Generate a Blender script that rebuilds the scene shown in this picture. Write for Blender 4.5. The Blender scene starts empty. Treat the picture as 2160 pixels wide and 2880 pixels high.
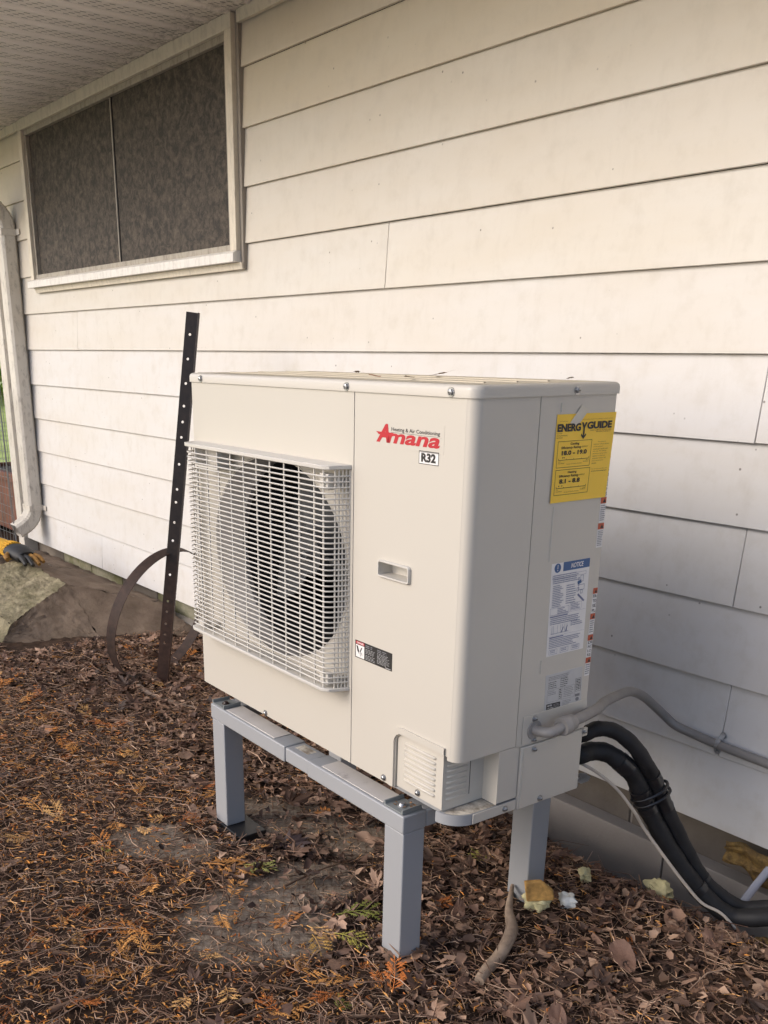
import bpy, bmesh, math, random
import numpy as np
from mathutils import Vector, Matrix
R = math.radians
PI = math.pi
rnd = random.Random(7)
nrng = np.random.default_rng(11)
S = bpy.context.scene
COL = S.collection

# ------------------------------------------------------------------ camera, sky, sun, exposure
cam_d = bpy.data.cameras.new('camera')
cam = bpy.data.objects.new('camera', cam_d)
COL.objects.link(cam)
cam.location = (2.0495, -1.9762, 1.1629)
cam_yaw, cam_pitch, cam_roll = 0.9357, -0.3455, -0.0019
cam.matrix_world = (Matrix.Translation(cam.location) @ Matrix.Rotation(cam_yaw, 4, 'Z')
                    @ Matrix.Rotation(cam_pitch, 4, 'X') @ Matrix.Rotation(cam_roll, 4, 'Y')
                    @ Matrix.Rotation(R(90), 4, 'X'))
cam_d.sensor_width = 36.0
cam_d.lens = 2701.47 / 2880 * 36.0
cam_d.shift_x = (1080 - 921.9) / 2880
cam_d.shift_y = (1952.3 - 1440) / 2880
cam_d.clip_start = 0.02
cam_d.clip_end = 500
S.camera = cam

SUN_DIR = Vector((0.22, 0.545, -0.35)).normalized()      # travel direction of the light
sun_el = math.asin(-SUN_DIR.z)
sun_az = math.atan2(-SUN_DIR.x, -SUN_DIR.y)               # clockwise from +Y
w = bpy.data.worlds.new('World')
S.world = w
w.use_nodes = True
wn = w.node_tree
sky = wn.nodes.new('ShaderNodeTexSky')
sky.sky_type = 'NISHITA'
sky.sun_disc = False
sky.sun_elevation = sun_el
sky.sun_rotation = sun_az
sky.air_density = 0.7
sky.dust_density = 2.6
sky.ozone_density = 1.0
wn.nodes['Background'].inputs['Strength'].default_value = 0.15
wn.links.new(sky.outputs[0], wn.nodes['Background'].inputs[0])
sun_d = bpy.data.lights.new('sun', 'SUN')
sun_d.energy = 0.5
sun_d.angle = R(26)
sun_d.color = (1.0, 0.985, 0.97)
sun = bpy.data.objects.new('sun', sun_d)
COL.objects.link(sun)
sun.rotation_euler = (-SUN_DIR).to_track_quat('Z', 'Y').to_euler()
S.view_settings.view_transform = 'Standard'
S.view_settings.look = 'None'
S.view_settings.gamma = 1
S.view_settings.exposure = 0.66
S.view_settings.use_curve_mapping = False
S.cycles.max_bounces = 8
S.cycles.diffuse_bounces = 5

# ------------------------------------------------------------------ helpers
class MB:
    """collects vertices and faces, then links them as one mesh object"""
    def __init__(s):
        s.v = []; s.f = []
    def add(s, vs, fs):
        o = len(s.v); s.v += [tuple(p) for p in vs]
        s.f += [tuple(i + o for i in f) for f in fs]
    def quad(s, a, b, c, d): s.add([a, b, c, d], [(0, 1, 2, 3)])
    def poly(s, ps): s.add(ps, [tuple(range(len(ps)))])
    def box(s, x0, x1, y0, y1, z0, z1):
        vs = [(x, y, z) for x in (x0, x1) for y in (y0, y1) for z in (z0, z1)]
        s.add(vs, [(0, 1, 3, 2), (4, 6, 7, 5), (0, 4, 5, 1), (2, 3, 7, 6), (0, 2, 6, 4), (1, 5, 7, 3)])
    def prism(s, prof, fa, fb):
        n = len(prof); a = [fa(p) for p in prof]; b = [fb(p) for p in prof]
        s.add(a + b, [tuple(range(n))[::-1], tuple(range(n, 2 * n))] +
              [(i, (i + 1) % n, n + (i + 1) % n, n + i) for i in range(n)])
    def tube(s, path, rad, n=8, cap=True, flat=None, phase=0.0):
        P = [Vector(p) for p in path]; m = len(P)
        rr = rad if hasattr(rad, '__len__') else [rad] * m
        t0 = (P[1] - P[0]).normalized()
        up = Vector((0, 0, 1)) if abs(t0.z) < .9 else Vector((0, 1, 0))
        nx = t0.cross(up).normalized()
        rings = []
        for i in range(m):
            if i == 0: t = P[1] - P[0]
            elif i == m - 1: t = P[-1] - P[-2]
            else: t = (P[i + 1] - P[i]).normalized() + (P[i] - P[i - 1]).normalized()
            t.normalize()
            nx = (nx - t * nx.dot(t)).normalized(); ny = t.cross(nx)
            rings.append([P[i] + nx * (math.cos(2 * PI * k / n + phase) * rr[i]) + ny * (math.sin(2 * PI * k / n + phase) * rr[i] * (flat or 1)) for k in range(n)])
        vs = [p for r_ in rings for p in r_]
        fs = []
        for i in range(m - 1):
            for k in range(n):
                a = i * n + k; b = i * n + (k + 1) % n
                fs.append((a, b, b + n, a + n))
        if cap: fs += [tuple(range(n))[::-1], tuple(range((m - 1) * n, m * n))]
        s.add(vs, fs)
    def cyl(s, c, axis, rad, h, n=16, rad2=None):
        a = Vector(axis).normalized(); c = Vector(c)
        s.tube([c, c + a * h], [rad, rad if rad2 is None else rad2], n)
    def grid(s, fn, nu, nv):
        vs = [fn(i / nu, j / nv) for i in range(nu + 1) for j in range(nv + 1)]
        s.add(vs, [(i * (nv + 1) + j, (i + 1) * (nv + 1) + j, (i + 1) * (nv + 1) + j + 1, i * (nv + 1) + j + 1)
                   for i in range(nu) for j in range(nv)])
    def mesh(s, name, mat=None, smooth=None):
        me = bpy.data.meshes.new(name)
        me.from_pydata(s.v, [], s.f)
        if mat: me.materials.append(mat)
        me.validate()
        fix_normals(me)
        if smooth is not None:
            me.shade_smooth(); me.set_sharp_from_angle(angle=R(smooth))
        return me
    def obj(s, name, mat, parent=None, smooth=None, bevel=0, seg=2, color=None):
        me = s.mesh(name, mat, smooth if smooth is not None else (35 if bevel else None))
        return link(name, me, parent, bevel, seg, color)

def fix_normals(me):
    bm = bmesh.new(); bm.from_mesh(me)
    bmesh.ops.recalc_face_normals(bm, faces=bm.faces)
    bm.to_mesh(me); bm.free()

def link(name, me, parent=None, bevel=0, seg=2, color=None):
    o = bpy.data.objects.new(name, me); COL.objects.link(o)
    if parent: o.parent = parent
    if bevel:
        b = o.modifiers.new('bevel', 'BEVEL'); b.width = bevel; b.segments = seg; b.limit_method = 'ANGLE'; b.angle_limit = R(40)
        b.use_clamp_overlap = True
    if color: o.color = (*color, 1)
    return o

def thing(name, label, cat, loc=(0, 0, 0), rotz=0, group=None):
    o = bpy.data.objects.new(name, None); COL.objects.link(o)
    o.empty_display_size = .05
    o.location = loc; o.rotation_euler = (0, 0, rotz)
    tag(o, label, cat, group)
    return o

def tag(o, label, cat, group=None):
    o['label'] = label; o['category'] = cat
    if group: o['group'] = group
    return o

def structure(o): o['kind'] = 'structure'; return o
def stuff(o): o['kind'] = 'stuff'; return o

class NT:
    """small node-tree helper"""
    def __init__(s, name):
        s.m = bpy.data.materials.new(name); s.m.use_nodes = True
        s.t = s.m.node_tree; s.b = s.t.nodes['Principled BSDF']
        tc = s.t.nodes.new('ShaderNodeTexCoord'); s.co = tc.outputs['Object']
    def new(s, typ, **kw):
        n = s.t.nodes.new(typ)
        for k, v in kw.items(): setattr(n, k, v)
        return n
    def l(s, a, b): s.t.links.new(a, b)
    def mapping(s, sc=(1, 1, 1), rot=(0, 0, 0)):
        m = s.new('ShaderNodeMapping'); m.inputs['Scale'].default_value = sc; m.inputs['Rotation'].default_value = rot
        s.l(s.co, m.inputs[0]); return m.outputs[0]
    def noise(s, scale, detail=4, rough=.55, co=None, dist=0):
        n = s.new('ShaderNodeTexNoise'); n.inputs['Scale'].default_value = scale; n.inputs['Detail'].default_value = detail
        n.inputs['Roughness'].default_value = rough; n.inputs['Distortion'].default_value = dist
        s.l(co or s.co, n.inputs['Vector']); return n.outputs['Fac']
    def vor(s, scale, co=None, feature='F1', out='Distance', rand=1):
        n = s.new('ShaderNodeTexVoronoi'); n.feature = feature; n.inputs['Scale'].default_value = scale
        n.inputs['Randomness'].default_value = rand
        s.l(co or s.co, n.inputs['Vector']); return n.outputs[out]
    def ramp(s, fac, stops):
        n = s.new('ShaderNodeValToRGB'); e = n.color_ramp.elements
        while len(e) < len(stops): e.new(.5)
        for i, (p, c) in enumerate(stops):
            e[i].position = p; e[i].color = (*c, 1) if hasattr(c, '__len__') else (c, c, c, 1)
        s.l(fac, n.inputs[0]); return n.outputs[0]
    def mix(s, fac, a, b, mode='MIX'):
        n = s.new('ShaderNodeMix'); n.data_type = 'RGBA'; n.blend_type = mode
        for sock, val in ((0, fac), (6, a), (7, b)):
            if isinstance(val, (int, float)): n.inputs[sock].default_value = val
            elif isinstance(val, tuple): n.inputs[sock].default_value = (*val, 1)
            else: s.l(val, n.inputs[sock])
        return n.outputs[2]
    def math(s, op, a, b=None):
        n = s.new('ShaderNodeMath'); n.operation = op
        for i, v in enumerate((a, b)):
            if v is None: continue
            if isinstance(v, (int, float)): n.inputs[i].default_value = v
            else: s.l(v, n.inputs[i])
        return n.outputs[0]
    def sep(s):
        n = s.new('ShaderNodeSeparateXYZ'); s.l(s.co, n.inputs[0]); return n.outputs
    def objcolor(s): return s.new('ShaderNodeObjectInfo').outputs['Color']
    def attr(s, name):
        n = s.new('ShaderNodeAttribute'); n.attribute_name = name; return n.outputs['Color']
    def bump(s, h, strength=.3, dist=.002):
        n = s.new('ShaderNodeBump'); n.inputs['Strength'].default_value = strength; n.inputs['Distance'].default_value = dist
        s.l(h, n.inputs['Height']); s.l(n.outputs[0], s.b.inputs['Normal'])
    def done(s, col=None, rough=.5, metal=0, spec=.5, coat=0):
        if col is not None:
            if isinstance(col, tuple): s.b.inputs['Base Color'].default_value = (*col, 1)
            else: s.l(col, s.b.inputs['Base Color'])
        if isinstance(rough, (int, float)): s.b.inputs['Roughness'].default_value = rough
        else: s.l(rough, s.b.inputs['Roughness'])
        s.b.inputs['Metallic'].default_value = metal
        s.b.inputs['Specular IOR Level'].default_value = spec
        s.b.inputs['Coat Weight'].default_value = coat
        return s.m

def plain(name, col, rough=.5, metal=0, var=.06, scale=30, bump=0, spec=.5):
    n = NT(name)
    f = n.noise(scale, 5)
    lo = tuple(c * (1 - var) for c in col); hi = tuple(min(1, c * (1 + var)) for c in col)
    c = n.ramp(f, [(.3, lo), (.7, hi)])
    if bump: n.bump(n.noise(scale * 6, 3), bump, .001)
    return n.done(c, rough, metal, spec)

# ------------------------------------------------------------------ materials
def mat_siding():
    n = NT('weathered cream siding paint')
    oc = n.objcolor()
    long = n.noise(3.0, 5, .6, n.mapping((.5, 1, 2)))
    blot = n.noise(14, 6, .65)
    c = n.mix(n.ramp(long, [(.35, 0.0), (.75, .55)]), oc, n.mix(1.0, oc, (.92, .86, .76), 'MULTIPLY'))
    c = n.mix(n.ramp(blot, [(.50, 0.0), (.80, .38)]), c, (.47, .42, .34))
    wash = n.noise(22, 6, .7, n.mapping((1, 1, .22)))
    c = n.mix(n.ramp(wash, [(.52, 0.0), (.78, .17)]), c, (.42, .38, .31))
    mil = n.noise(55, 6, .7)
    c = n.mix(n.ramp(mil, [(.60, 0.0), (.80, .14)]), c, (.36, .33, .29))
    sp = n.vor(26)
    gate = n.ramp(n.noise(6, 2), [(.53, 0.0), (.60, 1.0)])
    sp = n.ramp(sp, [(.05, 1.0), (.09, 0.0)])
    c = n.mix(n.math('MULTIPLY', n.math('MULTIPLY', sp, gate), .8), c, (.10, .08, .06))
    n.bump(n.noise(160, 4, .6, n.mapping((.25, 1, 1))), .10, .001)
    return n.done(c, .5, 0, .35)

def mat_metal_paint(name, col, dirt=(.30, .26, .20), amount=.12, rough=.33):
    n = NT(name)
    f = n.noise(7, 5, .6)
    c = n.mix(n.ramp(f, [(.3, 0.0), (.8, .22)]), col, tuple(x * .93 for x in col))
    d = n.noise(70, 6, .75)
    c = n.mix(n.ramp(d, [(.66, 0.0), (.85, amount)]), c, dirt)
    sp = n.ramp(n.vor(34), [(.03, 1.0), (.05, 0.0)])
    g = n.ramp(n.noise(9, 2), [(.60, 0.0), (.64, 1.0)])
    c = n.mix(n.math('MULTIPLY', n.math('MULTIPLY', sp, g), .85), c, (.09, .07, .05))
    n.bump(n.noise(420, 2), .05, .0005)
    return n.done(c, n.ramp(f, [(.2, rough - .06), (.8, rough + .08)]), 0, .5)

CREAM = (.56, .522, .455)
M_siding = mat_siding()
M_cream = mat_metal_paint('cream enamel sheet metal', CREAM)
M_lid = mat_metal_paint('cream enamel lid with dust', (.50, .44, .33), (.24, .18, .10), .7, .6)
M_plastic = mat_metal_paint('cream moulded plastic', (.58, .55, .495), amount=.1, rough=.42)
M_mouth = plain('grey moulded fan mouth', (.25, .235, .22), .45, 0, .05)  # grey plastic, darkened further to hold the shade of the fan recess
def mat_pan():
    n = NT('dirty base pan')
    d = n.noise(38, 7, .7)
    c = n.mix(n.ramp(d, [(.42, 0.0), (.62, .9)]), (.62, .57, .48), (.20, .16, .12))
    n.bump(d, .4, .002)
    return n.done(c, .7)
M_pandirt = mat_pan()
M_greyblue = mat_metal_paint('blue grey powder coated steel', (.335, .342, .352), (.18, .17, .16), .10, .38)
M_greydark = mat_metal_paint('grey steel corner clip', (.22, .235, .23), (.10, .08, .06), .35, .5)
def mat_rail():
    n = NT('dull aluminium strip with grime')
    f = n.noise(9, 6, .65, n.mapping((1, 1, 1)))
    c = n.ramp(f, [(.30, (.30, .26, .23)), (.42, (.62, .58, .54)), (.75, (.74, .70, .65))])
    return n.done(c, .4, .15)
M_rail = mat_rail()
M_screw = plain('zinc screw', (.42, .42, .42), .35, .85, .2, 200)
M_steel = plain('galvanised steel', (.45, .46, .47), .4, .7, .12, 40)
M_black = plain('black plastic', (.012, .012, .013), .45)
M_fan = plain('dark fan plastic', (.06, .062, .065), .42)
M_inside = plain('dark cabinet inside', (.010, .010, .011), .8)
M_conduit = plain('grey flexible conduit', (.255, .24, .225), .42, 0, .08, 25)
M_fitting = plain('grey conduit fitting', (.30, .28, .26), .38, 0, .08, 40)
def mat_foam_hose():
    n = NT('black pipe insulation')
    f = n.noise(30, 5)
    n.bump(n.noise(220, 4), .25, .001)
    return n.done(n.ramp(f, [(.3, (.008, .008, .009)), (.75, (.020, .020, .022))]), .62, 0, .4)
M_hose = mat_foam_hose()
M_tape = plain('black vinyl tape', (.016, .016, .018), .3)
M_white_cable = plain('white cable sheath', (.50, .44, .37), .45)
def mat_clear():
    n = NT('clear vinyl drain tube')
    m = n.done((.62, .64, .72), .2)
    n.b.inputs['Transmission Weight'].default_value = .45
    n.b.inputs['IOR'].default_value = 1.35
    return m
M_clear = mat_clear()
M_white = plain('white vinyl print stock', (.76, .74, .72), .4, 0, .02)
M_yellow = plain('yellow card', (.94, .60, .05), .55, 0, .04, 12)
M_ink = plain('black ink', (.018, .016, .015), .55)
M_greyink = plain('grey ink', (.20, .20, .215), .55)
M_redink = plain('red ink', (.46, .012, .022), .45)
M_orangeink = plain('orange ink', (.50, .085, .03), .5)
M_blueink = plain('blue ink', (.028, .095, .25), .45)
M_bluegrey = plain('pale blue print', (.16, .18, .30), .5)
M_whiteink = plain('white ink', (.78, .76, .74), .5)
M_brownprint = plain('brown fine print', (.22, .13, .03), .55)
M_silver = plain('silver label stock', (.50, .50, .50), .45, .1, .03)
M_tapeclear = plain('translucent tape', (.58, .54, .45), .35)
def mat_soffit():
    n = NT('soffit vinyl')
    f = n.noise(2.2, 4)
    c = n.ramp(f, [(.3, (.74, .68, .61)), (.7, (.82, .76, .69))])
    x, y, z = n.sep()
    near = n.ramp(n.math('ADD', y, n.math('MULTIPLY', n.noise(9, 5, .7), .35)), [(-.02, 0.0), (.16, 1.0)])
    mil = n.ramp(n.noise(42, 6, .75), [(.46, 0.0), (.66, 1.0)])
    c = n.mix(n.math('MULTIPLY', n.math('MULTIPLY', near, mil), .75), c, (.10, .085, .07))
    return n.done(c, .55)
M_soffit = mat_soffit()
M_slot = plain('dark vent slot', (.022, .018, .015), .8)
def mat_window_trim(name, col, dirty=.5):
    n = NT(name)
    d = n.noise(45, 7, .75, n.mapping((1, 1, .35)))
    c = n.mix(n.ramp(d, [(.46, 0.0), (.70, dirty)]), col, (.16, .135, .11))
    n.bump(d, .2, .001)
    return n.done(c, .55)
M_casing = mat_window_trim('cream window casing', (.70, .63, .51), .3)
M_sill = mat_window_trim('white window sill', (.76, .73, .68), .3)
M_inner = mat_window_trim('dusty inner window frame', (.38, .34, .28), .8)
M_jch = mat_window_trim('grey brown edge channel', (.30, .265, .225), .35)
def mat_screen():
    n = NT('dusty insect screen')
    streak = n.noise(30, 9, .8, n.mapping((1, 1, 1)), .5)
    x, y, z = n.sep()
    low_mottle = n.ramp(n.math('ADD', z, n.math('MULTIPLY', n.noise(5, 4), .5)), [(1.95, 1.0), (2.42, 0.0)])  # mottling fades out towards the top
    c = n.mix(n.math('MULTIPLY', n.ramp(streak, [(.43, 0.0), (.62, 1.0)]), low_mottle), (.044, .039, .036), (.128, .106, .084))
    return n.done(c, .75, 0, .25)
M_screen = mat_screen()
def mat_concrete(name, a, b, moss=0, scale=5, relief=.003):
    n = NT(name)
    f = n.noise(scale, 7, .65)
    c = n.ramp(f, [(.3, a), (.7, b)])
    if moss:
        g = n.noise(7, 6, .7)
        c = n.mix(n.ramp(g, [(.42, 0.0), (.62, moss)]), c, (.125, .125, .045))
    n.bump(n.noise(90 if relief < .005 else 38, 7, .75), .5 if relief < .005 else 1.0, relief)
    return n.done(c, .9, 0, .2)
M_block_shaded = mat_concrete('concrete block face', (.13, .11, .09), (.21, .18, .15), .0)  # concrete darkened: shade of the set-back foundation put into its colour
M_blockmoss = mat_concrete('mossy concrete block face', (.22, .20, .14), (.32, .30, .22), .75)
M_footing = mat_concrete('concrete footing', (.33, .29, .25), (.43, .385, .335), 0, 3)
M_lump_top = mat_concrete('lichen covered concrete', (.16, .135, .085), (.50, .43, .29), .35, 18, .014)
M_lump_side = mat_concrete('brown weathered concrete', (.135, .098, .072), (.245, .185, .138), .05, 9, .008)
def mat_rust(name, a, b, rough=.6, metal=.3):
    n = NT(name)
    f = n.noise(40, 7, .7)
    n.bump(f, .3, .001)
    return n.done(n.ramp(f, [(.35, a), (.7, b)]), rough, metal)
def mat_stake():
    n = NT('black brown bed rail paint')
    x, y, z = n.sep()
    f = n.noise(40, 7, .7)
    low = n.ramp(n.math('ADD', z, n.math('MULTIPLY', n.noise(6, 5, .7), .9)), [(.55, 1.0), (1.35, 0.0)])
    c = n.mix(low, n.ramp(f, [(.35, (.013, .008, .006)), (.7, (.032, .020, .015))]), n.ramp(f, [(.35, (.035, .016, .010)), (.7, (.085, .042, .026))]))
    n.bump(f, .25, .001)
    return n.done(c, .45, .1)
M_stake = mat_stake()
M_hoop = mat_rust('brown rusted band', (.024, .013, .010), (.065, .035, .024), .75, .1)
def mat_downspout():
    n = NT('dirty white downspout')
    d = n.noise(40, 7, .75, n.mapping((1, 1, .4)))
    f = n.noise(5, 4)
    c = n.ramp(f, [(.3, (.60, .55, .47)), (.7, (.70, .66, .59))])
    c = n.mix(n.ramp(d, [(.52, 0.0), (.72, .75)]), c, (.20, .17, .14))
    return n.done(c, .5)
M_down = mat_downspout()
M_wire = plain('galvanised wire', (.22, .22, .22), .4, .7, .2, 80)
M_planter = plain('brown planter tub', (.16, .055, .03), .6, 0, .3, 6)
M_glove_y = plain('yellow knit cloth', (.55, .30, .02), .9, 0, .15, 60, .6)
M_glove_k = plain('black glove rubber', (.016, .016, .017), .6, 0, .3, 50)
M_glove_b = plain('tan glove leather', (.26, .13, .025), .8, 0, .35, 40, .4)
M_sprayfoam = plain('pale spray foam', (.60, .54, .30), .85, 0, .25, 50, .8)
def mat_foam():
    n = NT('old amber spray foam')
    f = n.noise(26, 7, .75)
    n.bump(n.noise(60, 6, .7), .9, .006)
    return n.done(n.ramp(f, [(.30, (.035, .028, .02)), (.46, (.16, .095, .03)), (.60, (.33, .20, .055)), (.75, (.42, .30, .12))]), .8)
M_sprayfoam_o = mat_foam()
M_crust = plain('amber foam crust', (.50, .28, .08), .8, 0, .4, 60, .6)
M_whitefoam = plain('white foam crumb', (.74, .74, .68), .8, 0, .08, 80, .6)
def mat_soil():
    n = NT('forest soil')
    x, y, z = n.sep()
    f = n.noise(28, 8, .75)
    c = n.ramp(f, [(.30, (.022, .014, .010)), (.55, (.055, .034, .023)), (.75, (.12, .078, .054))])
    patch = n.ramp(n.math('ADD', n.attr('bare'), n.math('MULTIPLY', n.math('SUBTRACT', n.noise(22, 7, .75), .5), 1.6)), [(.35, 0.0), (.75, 1.0)])
    weave = n.new('ShaderNodeTexBrick'); weave.offset = 0
    n.l(n.mapping((1, 1, 1), (0, 0, R(35))), weave.inputs['Vector'])
    weave.inputs['Scale'].default_value = 38; weave.inputs['Mortar Size'].default_value = .06
    weave.inputs['Brick Width'].default_value = .7; weave.inputs['Row Height'].default_value = .7
    weave.inputs['Color1'].default_value = (.30, .25, .195, 1); weave.inputs['Color2'].default_value = (.25, .205, .16, 1)
    weave.inputs['Mortar'].default_value = (.21, .17, .13, 1)
    gp = n.ramp(n.noise(45, 8, .8), [(.42, 0.0), (.6, 1.0)])
    cp = n.mix(n.math('MULTIPLY', gp, .7), weave.outputs['Color'], (.10, .065, .045))
    c = n.mix(patch, c, cp)
    n.bump(f, .8, .006)
    return n.done(c, .95, 0, .15)
M_soil = mat_soil()
def mat_attr(name, attr='tint', rough=.85, spec=.2, trans=0):
    n = NT(name)
    c = n.attr(attr)
    return n.done(c, rough, 0, spec)
M_needle = mat_attr('needle and twig litter')
def mat_leaf():
    n = NT('dead leaf')
    oc = n.objcolor()
    f = n.noise(45, 6, .7)
    c = n.mix(n.ramp(f, [(.3, 0.0), (.75, .75)]), oc, n.mix(1.0, oc, (.42, .38, .36), 'MULTIPLY'))
    n.bump(n.noise(70, 4), .35, .002)
    return n.done(c, .62, 0, .35)
M_leaf = mat_leaf()
M_leafbulk = mat_attr('dead leaf litter', rough=.65, spec=.3)
def mat_sprig():
    n = NT('dry cedar spray')
    oc = n.objcolor()
    f = n.noise(60, 4)
    c = n.mix(n.ramp(f, [(.35, 0.0), (.7, .55)]), oc, n.mix(1.0, oc, (.62, .45, .35), 'MULTIPLY'))
    return n.done(c, .75, 0, .3)
M_sprig = mat_sprig()
def mat_stick():
    n = NT('weathered stick bark')
    oc = n.objcolor()
    f = n.noise(90, 6, .7, n.mapping((.2, .2, 1)))
    c = n.mix(n.ramp(f, [(.35, 0.0), (.65, .8)]), oc, n.mix(1.0, oc, (.40, .36, .33), 'MULTIPLY'))
    n.bump(f, .5, .002)
    return n.done(c, .8, 0, .2)
M_stick = mat_stick()
M_grass = plain('lawn grass', (.42, .50, .15), .9, 0, .3, 3)
M_foliage = mat_attr('garden foliage', rough=.6, spec=.3)
M_path = plain('pale gravel path', (.40, .36, .28), .95, 0, .2, 30)
M_bounce = mat_concrete('pale concrete driveway', (.46, .42, .36), (.56, .51, .45), 0, 2)  # for the unseen pale slab that reflects light upwards
M_core = plain('house sheathing', (.06, .05, .045), .9)
M_fascia = plain('fascia paint', (.66, .62, .56), .5)
M_shingle = plain('roof felt', (.07, .065, .06), .9)

# ------------------------------------------------------------------ ground
def sm(v, a, b):
    t = np.clip((v - a) / (b - a), 0, 1); return t * t * (3 - 2 * t)
def ground_h(x, y):
    x = np.asarray(x, float); y = np.asarray(y, float)
    h = -.15 * sm(y, -.30, -.02) * sm(x, -.5, .6) - .03 * sm(y, -.30, -.02)
    h = h + .006 * np.sin(5.1 * x + 1.3) * np.cos(6.3 * y) + .004 * np.sin(13.7 * x + 3.1 * y) * np.cos(11 * y - 4 * x)
    h = h + .018 * np.exp(-((x + .9) ** 2 / .25 + (y + .75) ** 2 / .1)) + .03 * sm(x, .75, 1.0) * np.exp(-((y + .36) / .13) ** 2)
    h = h - .014 * np.exp(-(((x - .12) / .10) ** 2 + ((y + .83) / .07) ** 2) ** 2)
    return (h - .016) * (np.abs(x) < 6)
PATCH = [(.10, -.72, .14), (.17, -.66, .11), (.50, -1.06, .16), (.57, -.98, .12), (.03, -1.06, .10), (.34, -.62, .11), (.44, -.84, .12), (.14, -1.0, .08), (.42, -.96, .10)]
def bare_amt(x, y):
    x = np.asarray(x, float); y = np.asarray(y, float)
    b = 1.0 * ((x > .04) & (x < .20) & (y > -.875) & (y < -.77))
    for px, py, pr in PATCH:
        b = np.maximum(b, np.exp(-(((x - px) ** 2 + (y - py) ** 2) / (pr * pr)) ** 2))
    return b
def axis_pts(lo, hi, step, far):
    a = list(np.arange(lo, hi + step / 2, step)); s = step
    l, h = lo, hi; left = []; right = []
    while l > -far or h < far:
        s *= 1.6; l -= s; h += s; left.append(l); right.append(h)
    return np.array(left[::-1] + a + right)
gx = axis_pts(-2.4, 1.7, .02, 90); gy = axis_pts(-1.9, .1, .02, 90)
XX, YY = np.meshgrid(gx, gy, indexing='ij')
ZZ = ground_h(XX, YY)
ZZ += nrng.normal(0, .0022, ZZ.shape) * ((XX > -2.4) & (XX < 1.7) & (YY > -1.9) & (YY < .1))
gme = bpy.data.meshes.new('ground')
nx_, ny_ = XX.shape
idx = np.arange(nx_ * ny_).reshape(nx_, ny_)
faces = np.stack([idx[:-1, :-1], idx[1:, :-1], idx[1:, 1:], idx[:-1, 1:]], -1).reshape(-1, 4)
gme.from_pydata(np.stack([XX, YY, ZZ], -1).reshape(-1, 3).tolist(), [], faces.tolist())
at = gme.attributes.new('bare', 'FLOAT_COLOR', 'POINT')
bv = bare_amt(XX, YY).reshape(-1)
at.data.foreach_set('color', np.stack([bv, bv, bv, np.ones_like(bv)], -1).reshape(-1).astype('f'))
gme.materials.append(M_soil); gme.shade_smooth()
structure(link('ground', gme))
b = MB(); b.grid(lambda u, v: (-60 + 55.3 * u, -40 + 100 * v, .008), 20, 20)
structure(b.obj('lawn', M_grass))
b = MB(); b.grid(lambda u, v: (-6.6 + 1.6 * u, -40 + 100 * v, .014), 2, 20)
structure(b.obj('path', M_path))
b = MB(); b.box(-4.2, 9, -12, -2.05, -.05, .03)
structure(b.obj('bounce_slab', M_bounce, bevel=.01))  # unseen pale slab, added to bounce light up to the soffit

# ------------------------------------------------------------------ house
house = thing('house', 'cream clapboard house wall with perforated soffit and high screened window', 'house')
WX0, WX1 = -3.70, 2.6
EXP = .1788
L6 = 1.1535
SOFFIT_Z = 2.2084
win = (-3.185, -1.135)
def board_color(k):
    t = [(.73, .665, .555), (.72, .65, .525), (.73, .675, .575), (.745, .695, .61), (.755, .715, .645), (.765, .73, .68), (.775, .755, .735), (.765, .745, .72), (.765, .745, .72), (.755, .735, .715), (.75, .735, .715), (.755, .745, .735)][k]  # upper courses yellower: board discolouration plus eave shade and bounce in the colour
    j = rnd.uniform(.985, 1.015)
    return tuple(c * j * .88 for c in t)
joints = {0: [.25], 1: [1.9], 2: [1.35], 3: [1.75], 4: [-.35], 5: [-2.70, 1.62], 6: [.895], 7: [1.4], 8: [.9006], 9: [1.5], 10: [.9198], 11: [-2.612, 1.9]}
GAP = .0016
for k in range(12):
    zb = L6 - (k - 5) * EXP
    zt = min(zb + EXP, SOFFIT_Z - .002)
    if zb > SOFFIT_Z - .02: continue
    segs = [WX0] + joints.get(k, []) + [WX1]
    pieces = [(segs[i] + (GAP / 2 if i else 0), segs[i + 1] - (GAP / 2 if i < len(segs) - 2 else 0)) for i in range(len(segs) - 1)]
    if zb > 1.5:                                       # courses cut by the window
        cut = []
        for a, c in pieces:
            if a < win[0]: cut.append((a, min(c, win[0])))
            if c > win[1]: cut.append((max(a, win[1]), c))
        pieces = [p for p in cut if p[1] - p[0] > .01]
    frac = (zt - zb) / EXP
    for a, c in pieces:
        dz = rnd.uniform(-.0008, .0008)
        prof = [(0, zb + dz), (.0113, zb + dz), (.0113 + .0115 * frac, zt), (.0115 * frac, zt)]
        b = MB()
        b.prism(prof, lambda p, x=a: (x, p[0], p[1]), lambda p, x=c: (x, p[0], p[1]))
        b.obj('siding_board', M_siding, house, bevel=.0012, seg=1, color=board_color(k))
# solid body added behind the boards to stop light from behind
b = MB(); b.box(WX0, WX1, .036, 6, .0797, SOFFIT_Z); b.obj('wall_light_block', M_core, house)
b = MB(); b.box(-3.80, -3.705, -.022, .06, -.02, SOFFIT_Z); b.obj('corner_board', M_down, house, bevel=.003)
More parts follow.
